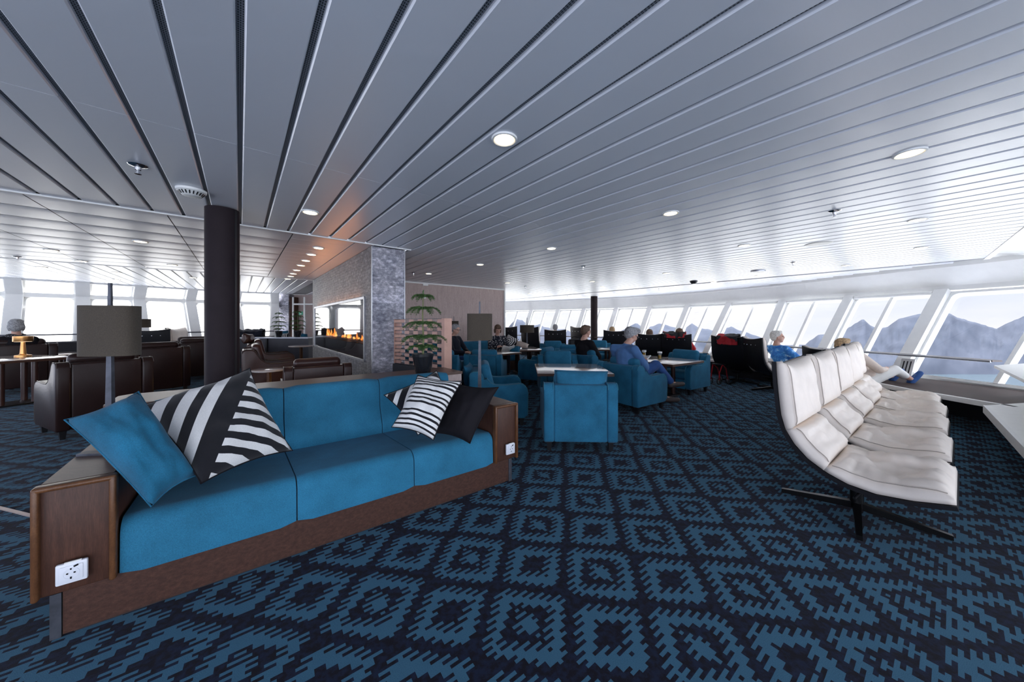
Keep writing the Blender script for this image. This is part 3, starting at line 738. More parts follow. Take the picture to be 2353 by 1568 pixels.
# ---- walls in the middle
def vbox(b, u0, u1, v0, v1, z0, z1): b.hexa([uv(u0, v0, z0), uv(u0, v1, z0), uv(u1, v1, z0), uv(u1, v0, z0), uv(u0, v0, z1), uv(u0, v1, z1), uv(u1, v1, z1), uv(u1, v0, z1)])
b = MB(); vbox(b, 7.70, 10.8, 2.1, 6.115, 0, CZ+.01); struct(b.build('wall_centre', M['panel'], smooth=False))
b = MB(); vbox(b, 7.66, 7.70, 6.09, 6.125, 0, CZ); vbox(b, 7.66, 7.70, 2.1, 6.09, CZ-.03, CZ); struct(b.build('trim_8', M['fascia'], smooth=False))
# far partition beyond the fireplace aisle: slate pier, dark jamb, walnut door wall
b = MB(); pA = at(636, 742, 11.4); pB = at(663, 742, 11.4); b.box(((pA.x+pB.x)/2, 11.6, 1.15), (pB.x-pA.x, .4, 2.3)); o = b.build('wall_rear_pier', M['stoneb'], smooth=False); box_uv(o); struct(o)
b = MB(); pC = at(760, 742, 11.6); b.box(((pB.x+pC.x)/2, 11.75, 1.15), (pC.x-pB.x, .1, 2.3)); struct(b.build('wall_rear', M['panel'], smooth=False))
b = MB(); x0 = at(664, 742, 11.5).x; b.box((x0+.12, 11.55, 1.1), (.22, .2, 2.2)); struct(b.build('trim_9', M['woodv'], smooth=False))
b = MB()
for px in (672, 698): x = at(px, 742, 11.4).x; b.box((x, 11.45, 1.1), (.045, .06, 2.2))
for z in (1.95,): b.box(((at(672, 742, 11.4).x+at(720, 742, 11.4).x)/2, 11.45, z), (at(720, 742, 11.4).x-at(672, 742, 11.4).x, .05, .05))
r_ = struct(b.build('door_1', M['white'], smooth=False))
b = MB(); x = at(702.5, 742, 11.4).x; b.box((x, 11.36, 1.27), (.05, .04, .30)); b.build('door_handle', M['white'], r_, smooth=False)
b = MB(); p = at(691.5, 720, 11.45); b.box(p, (.13, .02, .11)); b.mi = 1; b.box(p+Vector((-.012, -.012, -.012)), (.03, .004, .05)); b.box(p+Vector((.03, -.012, 0)), (.03, .004, .03)); b.ell(p+Vector((-.012, -.012, .028)), (.012, .004, .012))
o = b.build('exit_sign', [M['green'], M['white']], smooth=False); tag(o, 'small green emergency exit sign on the far walnut wall', 'sign')

# ================================================================== FIREPLACE
fp = empty('fireplace', uv(4.424, 1.312, 0), math.radians(39.8))   # local x = across (v), y = into depth (u)
tag(fp, 'long floor-to-ceiling slate fireplace block with a see-through flame window', 'fireplace')
FW, FL = .434, 4.49
b = MB()
def lb(b, x0, x1, y0, y1, z0, z1): b.box(((x0+x1)/2, (y0+y1)/2, (z0+z1)/2), (x1-x0, y1-y0, z1-z0))
e = .004
lb(b, e, FW, e, FL, .10, .78); lb(b, e, FW, e, FL, 1.64, CZ-.004); lb(b, e, FW, e, .32, .78, 1.64); lb(b, e, FW, 4.23, FL, .78, 1.64)
o = b.build('slate_body', M['stone'], fp, smooth=False); box_uv(o)
b = MB(); lb(b, .006, FW-.006, -.012, e, .10, CZ-.004); o = b.build('end_slabs', M['stoneb'], fp, smooth=False); box_uv(o)
b = MB()
for x in (-.001, FW): lb(b, x-.004, x+.006, -.016, -.004, .1, CZ-.004)
b.build('corner_trim', M['steel'], fp, smooth=False)
b = MB(); lb(b, .03, FW-.03, .05, FL-.05, 0, .10); b.build('plinth', M['dark'], fp, smooth=False)
b = MB(); lb(b, .012, .028, .05, FL-.05, .03, .075); b.build('plinth_light', M['led'], fp, smooth=False)
b = MB()
for x in (-.004, FW):
    lb(b, x-.006, x+.008, .30, .335, .76, 1.66); lb(b, x-.006, x+.008, 4.215, 4.25, .76, 1.66); lb(b, x-.006, x+.008, .30, 4.25, 1.625, 1.66); lb(b, x-.006, x+.008, .30, 4.25, .76, .785)
b.build('window_frame', M['steel'], fp, smooth=False)
b = MB(); lb(b, .02, FW-.02, .34, 4.21, .786, .99); lb(b, .06, FW-.06, .36, 4.19, .99, 1.02); b.build('burner_box', M['darkpanel'], fp, smooth=False)
b = MB(); lb(b, .008, .014, .34, 4.21, .995, 1.012); lb(b, .04, .05, .34, 4.21, 1.035, 1.042); b.build('burner_rail', M['chrome'], fp, smooth=False)
for i in range(5):
    b = MB(); y = .55+i*.85; lb(b, .03, FW-.03, y, y+.05, 1.61, 1.64); b.build('vent_clip', M['black'], fp, smooth=False)
for y in (.325, 4.205): b = MB(); lb(b, .03, FW-.03, y, y+.02, 1.02, 1.64); b.build('end_plate', M['dark'], fp, smooth=False)
b = MB(); lb(b, .004, .008, .335, 4.215, .785, 1.625); b.build('glass', glassm('fire_glass', (.93, .94, .95), .06), fp, smooth=False)
def flame(y, s, k):
    rnd = random.Random(k); b = MB()
    for q in range(6):
        yy = y+rnd.uniform(-.10, .10)*s; h = rnd.uniform(.05, .17)*s*(1-abs(yy-y)*2.2/s*.5); x = FW/2+rnd.uniform(-.05, .05); r0 = rnd.uniform(.012, .022)*s; sw = rnd.uniform(-.05, .05)*s
        pts = [Vector((x+sw*.15*math.sin(i*1.3), yy+sw*(i/7)**1.5, 1.02+h*i/7)) for i in range(8)]
        b.mi = q % 2; b.tube(pts, [r0*v_ for v_ in (.7, 1, .95, .8, .6, .42, .22, .03)], 7)
    o = b.build('flame', [M['flame'], M['flame2']], fp, smooth=True); return o
for k, (y, s_) in enumerate(((.62, 1.25), (1.12, 1.1), (1.62, .8), (2.1, .9), (2.6, .8), (3.15, 1.1), (3.75, 1.1))): flame(y, s_, k+3)
pl = bpy.data.lights.new('fire_light', 'AREA'); pl.shape = 'RECTANGLE'; pl.size = .1; pl.size_y = 3.4; pl.energy = 5; pl.color = (1, .38, .12)
po = bpy.data.objects.new('fire_light', pl); COL.objects.link(po); po.parent = fp; po.location = (-.02, 2.2, 1.66); po.rotation_euler = (0, math.radians(145), 0)

# ================================================================== PILLARS
def pillar(loc, r, label):
    root = empty('pillar', loc); tag(root, label, 'pillar', None)
    b = MB(); b.cyl((0, 0, .02), r, CZ-.03, 48); b.build('wrapped_shaft', M['pillar'], root)
    b = MB(); b.lathe([(r+.012, 0), (r+.012, .03), (r, .03)], n=48); b.build('base_ring', M['black'], root)
    b = MB(); b.box((r*.94, -.0, CZ/2), (.02, .02, CZ-.04)); b.build('seam_strip', M['black'], root, smooth=False)
p = at(511, 742, 2.86); pillar((p.x, p.y, 0), .117, 'thick plum-brown round pillar standing behind the blue sofa counter')
p = at(1365, 742, 12.3); pillar((p.x, p.y, 0), .125, 'slim plum-brown round pillar far off before the mountain windows')

# ================================================================== SOFA
S0 = Vector((-1.899, 1.284, 0)); SE = Vector((.811, .585, 0)); SN = Vector((-.640, .768, 0))
sofa = empty('built_in_sofa', S0); tag(sofa, 'long three-seat blue sofa with wide walnut arms in the foreground', 'sofa')
SM = Matrix(((SE.x, SN.x, 0, 0), (SE.y, SN.y, 0, 0), (0, 0, 1, 0), (0, 0, 0, 1)))
def sp_(a, b_, z): return S0+SE*a+SN*b_+Vector((0, 0, z))
SL = 2.405
for a0, a1 in ((0, .225), (SL-.225, SL)):
    b = MB(); b.rbox(((a0+a1)/2, .44, .4125), (a1-a0-.012, .85, .447), .012, 2, SM); arm = b.build('arm', M['woodv'], sofa)
    # solid rounded lipping around the front face
    b = MB(); pts = []; w = .022
    for (x0, x1, z0, z1) in ((a0, a0+w, .187, .64), (a1-w, a1, .187, .64)): b.rbox(((x0+x1)/2, .02, (z0+z1)/2), (x1-x0, .05, z1-z0), .010, 3, SM)
    b.rbox(((a0+a1)/2, .02, .630), (a1-a0, .05, .022), .010, 3, SM); b.build('lipping', M['edge'], arm)
    b = MB(); b.box(((a0+a1)/2, .455, .6385), (a1-a0-.03, .82, .004), SM); b.build('arm_top', M['topc'], arm, smooth=False)
b = MB(); b.box((1.215, .05, .10), (2.405-.12, .03, .186), SM); b.build('plinth', M['woodh'], sofa, smooth=False)
for a in (.052, 2.345):
    b = MB(); b.box((a+.003, .045, .092), (.03, .03, .185), SM); b.build('steel_end', M['iron'], sofa, smooth=False)
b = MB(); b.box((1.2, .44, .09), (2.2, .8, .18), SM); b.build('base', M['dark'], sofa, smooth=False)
def cushion_box(b, a0, a1, b0, b1, z0, z1, rf, tilt=0.):
    """seat block: big rounded front edge, swept along a"""
    prof = [(b0, z0), (b1, z0), (b1, z1-tilt)]
    k = 8
    for i in range(k+1):
        t_ = PI/2*i/k; prof.append((b0+rf-rf*math.sin(t_), z1-rf+rf*math.cos(t_)))
    na = 9; vs = []; n = len(prof); g = .003
    cx = sum(p[0] for p in prof)/n; cz = sum(p[1] for p in prof)/n
    for i in range(na+1):
        f_ = i/na; edge = min(f_, 1-f_)*(a1-a0); inset = max(0, 1-edge/.022)**2*.014
        a = a0+g+(a1-a0-2*g)*f_
        for (y, z) in prof:
            d = Vector((cx-y, cz-z)); d.normalize(); vs.append((a, y+d.x*inset, z+d.y*inset))
    fs = [(i*n+j, i*n+(j+1) % n, (i+1)*n+(j+1) % n, (i+1)*n+j) for i in range(na) for j in range(n)]+[tuple(range(n)), tuple(na*n+j for j in range(n))]
    b.add(vs, fs, SM)
seams = (.228, .883, 1.545, 2.177)
for a0, a1 in zip(seams, seams[1:]):
    b = MB(); cushion_box(b, a0, a1, .012, .70, .187, .432, .075, .045); b.build('seat_cushion', M['sofa'], sofa, sa=60)
    b = MB()
    prof = [(.66, .33), (.86, .33), (.865, .775)]
    for i in range(7): t_ = PI*i/6; prof.append((.80+.06*math.cos(t_)-.005, .775+.055*math.sin(t_)))
    prof += [(.715, .60), (.66, .45)]
    vs = []; n = len(prof); na = 8; cx, cz = .77, .6
    for i in range(na+1):
        f_ = i/na; edge = min(f_, 1-f_)*(a1-a0); inset = max(0, 1-edge/.022)**2*.014; a = a0+.003+(a1-a0-.006)*f_
        for (y, z) in prof: d = Vector((cx-y, cz-z)).normalized(); vs.append((a, y+d.x*inset, z+d.y*inset))
    b.add(vs, [(i*n+j, i*n+(j+1) % n, (i+1)*n+(j+1) % n, (i+1)*n+j) for i in range(na) for j in range(n)]+[tuple(range(n)), tuple(na*n+j for j in range(n))], SM)
    b.build('back_cushion', M['sofa'], sofa, sa=60)
# wall sockets in both arms
def socket(a, z, lab):
    root = empty('power_socket', sp_(a, -.008, z)); tag(root, lab, 'socket')
    T = SM.copy()
    b = MB(); b.rbox((0, 0, 0), (.084, .016, .084), .005, 2, T); b.build('cover_plate', M['plate'], root)
    b = MB(); b.rbox((0, -.006, 0), (.062, .012, .062), .003, 2, T); b.build('insert', M['plate'], root)
    R = T @ Matrix.Rotation(PI/2, 4, 'X')
    b = MB(); b.lathe([(.0225, 0), (.0225, .0135), (.0195, .0135), (.0190, .006), (.001, .006)], n=28, M=R); b.build('well', M['plate'], root)
    b = MB()
    for x in (-.0095, .0095): b.box((x, -.0128, .002), (.005, .003, .005), T)
    b.box((0, -.0128, -.017), (.004, .004, .008), T); b.box((0, -.0128, .019), (.004, .004, .006), T); b.box((.022, -.0135, .022), (.012, .003, .006), T @ Matrix.Rotation(-.35, 4, 'Y'))
    b.build('contacts', M['blackm'], root, smooth=False)
    b = MB(); b.box((.004, -.006, .0445), (.045, .006, .005), T); b.build('label_strip', M['paper'], root, smooth=False)
socket(.1075, .277, 'white double power socket low on the left sofa arm')
socket(2.318, .283, 'white power socket low on the right sofa arm')
# counter behind the sofa
cnt = empty('counter', S0); tag(cnt, 'long walnut counter standing behind the blue sofa', 'counter')
b = MB(); b.prism([(.0, .90), (.0, 1.22), (.05, 1.275), (2.40, 1.275), (2.40, .872), (.05, .872)], .775, .80, 2, SM); b.build('worktop', M['topc'], cnt, smooth=False)
b = MB(); b.prism([(.012, .91), (.012, 1.22), (.055, 1.265), (2.393, 1.265), (2.393, .878), (.055, .878)], .0, .775, 2, SM); b.build('body', M['panel'], cnt, smooth=False)

# ================================================================== PILLOWS (puffy squares given by their four corners)
def pillow(name, C, th, mat, label, cat='pillow', group=None, pinch=.10, seed=1, n=22, dent=0., back=None, fold=0.):
    C = [Vector(c) for c in C]; ctr = sum(C, Vector())/4
    nn = (C[2]-C[0]).cross(C[3]-C[1]).normalized()
    b = MB(); vs = []; uvs = []
    for side in (1, -1):
        for i in range(n+1):
            for j in range(n+1):
                s_, t_ = i/n, j/n; x, y = 2*s_-1, 2*t_-1
                # edges bow inwards between the corners
                xx = x*(1-pinch*(1-y*y)*abs(x)**2); yy = y*(1-pinch*(1-x*x)*abs(y)**2)
                S_, T_ = (xx+1)/2, (yy+1)/2
                p = C[0]*(1-S_)*(1-T_)+C[1]*S_*(1-T_)+C[2]*S_*T_+C[3]*(1-S_)*T_
                h = ((1-x**4)*(1-y**4))**.5*(1-.25*(x*x+y*y))
                w = noise.noise(Vector((x*2+seed*7, y*2, side)))*.22+noise.noise(Vector((x*5+seed*3, y*5, side)))*.09
                hh = th*h*(1+w)
                if dent: hh -= dent*math.exp(-((x*1.4)**2+((y-.9)*2)**2)*2)*h
                vs.append(p+nn*hh*side-C[0]+(Vector((0,0,-fold*(1-h))) if fold else Vector())); uvs.append((s_, t_))
    m = (n+1)**2; fs = []
    for side in (0, 1):
        for i in range(n):
            for j in range(n):
                q = [side*m+i*(n+1)+j, side*m+(i+1)*(n+1)+j, side*m+(i+1)*(n+1)+j+1, side*m+i*(n+1)+j+1]
                fs.append(q if side == 0 else q[::-1])
    off = ctr-C[0]; b.v = [v-off for v in vs]; b.f = fs; b.m = [0 if k < n*n else 1 for k in range(len(fs))]
    me = bpy.data.meshes.new(name); me.from_pydata([tuple(v) for v in b.v], [], fs)
    me.materials.append(mat); me.materials.append(back or mat); me.polygons.foreach_set('material_index', b.m)
    ul = me.uv_layers.new(name='UVMap')
    for p in me.polygons:
        for li in p.loop_indices: ul.data[li].uv = uvs[me.loops[li].vertex_index]
    bm = bmesh.new(); bm.from_mesh(me); bmesh.ops.remove_doubles(bm, verts=bm.verts, dist=.0004); bm.to_mesh(me); bm.free()
    me.polygons.foreach_set('use_smooth', [True]*len(me.polygons))
    o = bpy.data.objects.new(name, me); COL.objects.link(o); o.location = ctr; tag(o, label, cat, group)
    if len(C) and th > .05:
        s_ = MB(); pts = []
        for k in range(4):
            for q in range(10):
                f_ = q/10; x, y = [(-1+2*f_, -1), (1, -1+2*f_), (1-2*f_, 1), (-1, 1-2*f_)][k]
                xx = x*(1-pinch*(1-y*y)*abs(x)**2); yy = y*(1-pinch*(1-x*x)*abs(y)**2); S_, T_ = (xx+1)/2, (yy+1)/2
                pts.append(C[0]*(1-S_)*(1-T_)+C[1]*S_*(1-T_)+C[2]*S_*T_+C[3]*(1-S_)*T_-ctr)
        s_.tube(pts, .0035, 5, True); s_.build('seam', back or mat, o)
    return o
# big fan-striped pillow
fan = pillow('throw_pillow', [at(462, 1112, 1.52), at(672, 1036, 2.02), at(574, 846, 2.15), at(312, 934, 1.74)], .105, M['fan'], 'large black and white fan-striped pillow leaning at the left of the sofa', seed=2, back=M['blackf'])
b = MB(); q = at(327, 940, 1.70)-fan.location; b.box(q, (.028, .004, .016)); b.build('label_tab', M['paper'], fan, smooth=False)
pillow('throw_pillow', [at(348, 1165, 1.40), at(455, 1092, 1.58), at(318, 900, 1.62), at(148, 965, 1.43)], .115, M['bluep'], 'plain teal pillow slumped over the left sofa arm', seed=5, pinch=.08)
pillow('throw_pillow', [at(942, 1002, 2.28), at(905, 988, 2.36), at(884, 908, 2.50), at(1000, 845, 2.62)][:0] or [at(960, 1000, 2.36), at(1070, 960, 2.66), at(1003, 852, 2.74), at(882, 908, 2.42)], .06, M['chev'], 'black pillow with white chevrons tucked behind the lined one', seed=3, back=M['blackf'])
pillow('throw_pillow', [at(900, 982, 2.16), at(996, 1012, 2.13), at(1062, 876, 2.40), at(960, 862, 2.46)], .075, M['lines'], 'square pillow with thin black and white lines at the right of the sofa', seed=4, back=M['blackf'], dent=.03)
pillow('throw_pillow', [at(995, 995, 2.40), at(1080, 1020, 2.24), at(1146, 890, 2.46), at(1050, 882, 2.58)], .08, M['blackf'], 'plain black pillow leaning on the right sofa arm', seed=6)

# ================================================================== TALL LAMPS
def superellipse(w, d, n=36, e=.5):
    out = []
    for i in range(n):
        a = 2*PI*i/n; c, s_ = math.cos(a), math.sin(a)
        out.append((math.copysign(abs(c)**e, c)*w/2, math.copysign(abs(s_)**e, s_)*d/2))
    return out
def tall_lamp(round_=False, H=.86, sw=.235, sd=.11, sh_=.25, z1=.745, bw=.15):
    root = empty('table_lamp'); root['category'] = 'lamp'
    b = MB(); b.box((-.05, 0, .006), (bw, .045, .012)); b.build('base_plate', M['iron'], root, smooth=False)
    b = MB(); b.hexa([(-.017, -.011, .012), (.017, -.011, .012), (.017, .011, .012), (-.017, .011, .012), (-.006, -.005, H), (.006, -.005, H), (.006, .005, H), (-.006, .005, H)]); b.build('stem', M['iron'], root, smooth=False)
    prof = superellipse(sw, sd, 40, .62) if not round_ else superellipse(sw, sw, 40, 1.)
    b = MB(); n = len(prof); vs = []
    for (z, k) in ((z1-sh_, 1), (z1-.004, 1), (z1, .995), (z1, .96), (z1-sh_, .96)): vs += [(x*k, y*k, z) for x, y in prof]
    fs = [(j*n+i, j*n+(i+1) % n, ((j+1) % 5)*n+(i+1) % n, ((j+1) % 5)*n+i) for j in range(5) for i in range(n)]
    b.add(vs, fs); b.build('lamp_shade', M['shade'], root)
    b = MB(); b.ell((.03, 0, z1-sh_*.5), (.022, .022, .035)); b.build('bulb', emis('dim_bulb_%d' % len(bpy.data.materials), (1, .45, .2), 1.5), root)
    return root
lp = tall_lamp()
place(lp, (-2.025, 1.645, .64), math.radians(8), 'tall lamp with taupe shade on the left arm of the sofa', 'tall tapered-stem lamps')
place(lp, (-.305, 3.08, .64), math.radians(2), 'tall lamp with taupe shade rising behind the black pillow', 'tall tapered-stem lamps')
p = at(1043, 742, 8.3); lp3 = place(lp, (p.x, p.y, .60), 0, 'small distant tapered lamp with dark shade beside the man in glasses', 'tall tapered-stem lamps')
lr = tall_lamp(True, H=.80, sw=.36, sh_=.19, z1=.61)
p = at(1211, 742, 8.3); place(lr, (p.x, p.y, .63), 0, 'tapered lamp with wide round drum shade on the far corner table', 'drum shade lamps')
p = at(320, 742, 8.0); place(lr, (p.x, p.y, .72), 0, 'drum shade lamp half hidden behind the near lamp, before the left windows', 'drum shade lamps', 1.1)

# ================================================================== NORFOLK PINE IN POT
def pine(seed=1):
    rnd = random.Random(seed); root = empty('potted_pine'); root['category'] = 'plant'
    b = MB(); b.lathe([(.072, 0), (.100, .165), (.104, .168), (.106, .195), (.100, .196), (.096, .175), (.002, .172)], n=36); b.build('pot', M['pot'], root)
    b = MB(); b.lathe([(.002, .168), (.094, .172), (.09, .18), (.002, .182)], n=20); b.build('soil', M['soil'], root)
    b = MB(); st = [Vector((.004*math.sin(i), .004*math.cos(i*1.7), .17+i*.085)) for i in range(8)]; b.tube(st, [.011, .010, .009, .0085, .008, .007, .006, .004], 7); b.build('trunk', M['stem'], root)
    f = MB()
    def needles(p, d, dens, ln):
        d = d.normalized(); s_ = d.cross(Vector((0, 0, 1))); s_ = s_.normalized() if s_.length > .01 else Vector((1, 0, 0)); u_ = s_.cross(d)
        for k in range(dens):
            a = rnd.uniform(0, 2*PI); r_ = (s_*math.cos(a)+u_*math.sin(a)); q = (d*rnd.uniform(.5, 1.1)+r_).normalized()*ln*rnd.uniform(.7, 1.2)
            w = r_.cross(d)*.0012; o = p+d*rnd.uniform(-.006, .006); f.add([o-w, o+w, o+q], [(0, 1, 2)])
    def branch(p0, az, ln, rise, drop):
        pts = []; 
        for i in range(13):
            t_ = i/12; pts.append(p0+Vector((math.cos(az)*ln*t_, math.sin(az)*ln*t_, rise*math.sin(t_*PI*.75)*ln-drop*t_**2.2*ln)))
        f.tube(pts, [.0035*(1-i/14) for i in range(13)], 4)
        for i in range(1, 13):
            d = pts[i]-pts[i-1]; needles(pts[i], d, 20, .016)
            if i % 1 == 0 and i < 12:
                for sd in (-1, 1):
                    a2 = az+sd*rnd.uniform(.75, 1.1); l2 = ln*.32*(1-abs(i/12-.45))*rnd.uniform(.7, 1.1)
                    q0 = pts[i]; seg = 5; pp = q0
                    for k in range(seg):
                        nx = q0+Vector((math.cos(a2), math.sin(a2), 0))*l2*(k+1)/seg+Vector((0, 0, -.12*l2*((k+1)/seg)**2)); needles(nx, nx-pp, 9, .014); pp = nx
    for z, ln, nb, rise, drop in ((.245, .155, 7, .30, .30), (.345, .225, 7, .22, .32), (.485, .205, 6, .22, .40), (.635, .17, 6, .22, .45), (.755, .115, 5, .30, .45)):
        a0 = rnd.uniform(0, 6)
        for k in range(nb): branch(Vector((0, 0, z)), a0+2*PI*k/nb+rnd.uniform(-.15, .15), ln*rnd.uniform(.85, 1.1), rise, drop)
    for z in [.2+.02*i for i in range(31)]: needles(Vector((0, 0, z)), Vector((0, 0, 1)), 10, .010)
    needles(Vector((0, 0, .80)), Vector((0, 0, 1)), 30, .02)
    f.tube([(0, 0, .765), (.003, 0, .80), (.004, 0, .825)], .006, 5)
    f.build('foliage', M['needle'], root, smooth=False, recalc=False); return root
pn_ = pine()
p = onz(972, 858, .80); place(pn_, (p.x, p.y, .80), .4, 'tall Norfolk pine in a black pot on the counter behind the sofa', 'potted Norfolk pines')
DC = .886
p = at(684, 742, 9.4); place(pn_, (p.x, p.y, DC), 1.9, 'distant Norfolk pine in a black pot standing on the far dark counter', 'potted Norfolk pines', .95)
p = at(641, 742, 9.45); place(pn_, (p.x, p.y, DC), 3.9, 'half hidden Norfolk pine in front of the far slate pier', 'potted Norfolk pines', .9)
# small plant behind the lounge table
# ================================================================== COPPER LATTICE SCREEN
A = Vector((-1.50, 4.29, 0)); Bp = Vector((-.76, 3.73, 0)); dv = (Bp-A); LW = dv.length
lat = empty('lattice_screen', A, math.atan2(dv.y, dv.x)); tag(lat, 'copper lattice screen with checkered plates behind the potted pine', 'screen')
z0, z1 = .775, 1.345; nr, ncol = 12, 10
b = MB()
for i in range(nr+1): b.box((LW/2, 0, z0+(z1-z0)*i/nr), (LW, .10, .005))
b.build('shelves', M['darkpanel'], lat, smooth=False)
b = MB(); b.box((LW+.02, 0, (z0+z1)/2), (.05, .11, z1-z0+.01)); b.build('end_post', M['copper'], lat, smooth=False)
b = MB(); b.box((0, 0, (z0+z1)/2), (.012, .11, z1-z0)); b.build('end_post', M['copper'], lat, smooth=False)
b = MB(); b.box((LW/2, 0, .39), (LW+.02, .14, .76)); b.build('base', M['dark'], lat, smooth=False)
cw = (LW-.03)/ncol; rh = (z1-z0)/nr; first = None
for r_ in range(nr):
    for c_ in range(ncol):
        if (r_+c_) % 2: continue
        x = .015+cw*(c_+.5); z = z0+rh*(r_+.5)
        if first is None: b = MB(); b.box((0, 0, 0), (cw*.98, .006, rh-.006)); first = b.build('copper_plate', M['copper'], lat, smooth=False); first.location = (x, -.03, z); continue
        o = first.copy(); COL.objects.link(o); o.parent = lat; o.location = (x, -.03, z)

# ================================================================== ARMCHAIRS
def armchair(name, w, d, HB, HA, mat, pipe, cat='armchair', round_=0, cush=True, legs=True):
    """faces +y; origin on the floor at the centre"""
    root = empty(name); root['category'] = cat; T = .105; z0 = .10
    def side_prof():
        P = [(-d/2, z0+.02), (-d/2+.02, z0), (d/2-.05, z0), (d/2-.01, z0+.04)]
        fr = [(d/2-.005, HA-.12), (d/2-.02, HA-.05), (d/2-.06, HA-.012), (d/2-.11, HA)]
        mid = [(d*.10, HA-.015), (-d*.05, HA-.012), (-d*.13, HA+.015), (-d*.20, HA+.07), (-d*.25, HB-.10), (-d*.285, HB-.035), (-d*.33, HB-.004), (-d/2+.05, HB), (-d/2+.015, HB-.02), (-d/2, HB-.06)]
        return P+fr+mid
    for sx in (-1, 1):
        b = MB(); b.prism(side_prof(), sx*(w/2-T), sx*w/2, 0, None, .018, 3); sd = b.build('side_panel', mat, root, sa=50)
        pr = side_prof()[3:]
        for xx in (w/2-.006, w/2-T+.006): b = MB(); b.tube([(sx*xx, y, z) for y, z in pr], .005, 5); b.build('piping', pipe, sd)
    b = MB(); b.rbox((0, -d/2+.085, (HB-.015+z0)/2), (w-2*T+.004, .15, HB-.015-z0), .02, 3); b.build('back_panel', mat, root)
    b = MB(); b.rbox((0, .03, z0+.085), (w-2*T+.004, d-.10, .17), .015, 2); b.build('seat_base', mat, root)
    b = MB(); b.rbox((0, .06, z0+.235), (w-2*T-.005, d-.17, .14), .045, 4); b.build('seat_cushion', mat, root)
    if cush:
        R = Matrix.Translation((0, -d/2+.235, HB-.12)) @ Matrix.Rotation(math.radians(14), 4, 'X')
        b = MB(); b.rbox((0, 0, 0), (w-2*T-.02, .13, .42), .06, 5, R); b.build('back_cushion', mat, root)
    if legs:
        for sx in (-1, 1):
            for sy in (-1, 1):
                b = MB(); x, y = sx*(w/2-.06), sy*(d/2-.08); b.hexa([(x-.018, y-.018, 0), (x+.018, y-.018, 0), (x+.018, y+.018, 0), (x-.018, y+.018, 0), (x-.028, y-.028, z0+.012), (x+.028, y-.028, z0+.012), (x+.028, y+.028, z0+.012), (x-.028, y+.028, z0+.012)]); b.build('leg', M['black'], root, smooth=False)
    return root
M['piping_blue'] = fabric('teal_piping', (.04, .20, .30))
ba = armchair('armchair', .74, .74, .69, .53, M['blue'], M['piping_blue'])
G = 'teal velvet armchairs'
def chair(proto, x, y, phi, label, g=G, s=1.): return place(proto, (x, y, 0), ang(phi), label, g, s)
chair(ba, .70, 3.62, 2, 'teal armchair seen from behind, nearest, at the bare table')
chair(ba, -.20, 4.42, 84, 'teal armchair in profile facing right, behind the right end of the sofa')
chair(ba, -.52, 6.6, 8, 'teal armchair seen from behind between the sofa and the wood wall table')
chair(ba, -1.36, 6.5, 5, 'teal armchair just behind the copper lattice screen')
chair(ba, .62, 7.1, -62, 'teal armchair turned left away from the bare table, arm in shade')
chair(ba, 1.42, 8.0, 5, 'teal armchair seen from behind beyond the bare table, right of the turned one')
chair(ba, .86, 5.98, 180, 'teal armchair facing the camera across the bare table')
chair(ba, 1.86, 5.08, 56, 'teal armchair with the grey-haired reading man in it')
chair(ba, 1.58, 6.55, 56, 'teal armchair with the man in the black sweater in it')
chair(ba, 3.25, 6.28, 236, 'empty teal armchair on the window side of the drinks table')
chair(ba, 1.18, 9.35, 182, 'far teal armchair facing the camera in front of the slim pillar, pillow on it')
chair(ba, 2.55, 9.6, 190, 'far teal armchair behind the two seated men')
la = armchair('leather_armchair', .76, .76, .86, .62, M['leather'], M['pipe'], round_=1)
G2 = 'brown leather armchairs'
chair(la, -5.14, 4.04, -66, 'large brown leather armchair nearest at the left, seen from behind', G2)
chair(la, -6.62, 6.05, -62, 'brown leather armchair second from the left front, partly behind the lamp', G2)
chair(la, -7.35, 7.55, -55, 'brown leather armchair third in the row toward the bright windows', G2)
chair(la, -7.95, 8.12, -50, 'brown leather armchair farthest in the row toward the bright windows', G2, 1.02)
chair(la, -9.3, 6.15, -60, 'brown leather armchair in which the grey-haired woman sits', G2, 1.06)
lb2 = armchair('club_chair', .80, .86, .84, .60, M['leather2'], M['pipe'])
G3 = 'reddish brown club chairs'
chair(lb2, -4.43, 6.02, 50, 'reddish brown club chair behind the pillar, nearer of two side by side', G3)
chair(lb2, -5.62, 7.60, 50, 'reddish brown club chair behind the pillar, farther of two side by side', G3)
chair(lb2, -2.62, 4.35, -38, 'reddish brown club chair whose back shows just above the sofa counter', G3, .92)
o = pillow('leather_pillow', [at(560, 790, 7.0), at(580, 792, 7.4), at(580, 768, 7.4), at(560, 766, 7.0)], .09, M['leather2'], 'brown leather head pillow on the farther club chair behind the pillar', n=10)
pillow('leather_pillow', [at(574, 828, 5.7), at(603, 830, 6.0), at(594, 808, 6.0), at(575, 806, 5.7)], .08, M['leather2'], 'brown leather pillow on the nearer club chair behind the pillar', n=10)
pillow('leather_pillow', [at(-5, 818, 5.9), at(36, 816, 6.1), at(26, 772, 6.0), at(-8, 772, 5.9)], .09, M['leather'], 'brown leather pillow in the armchair beside the grey-haired woman, at the picture edge', n=10)

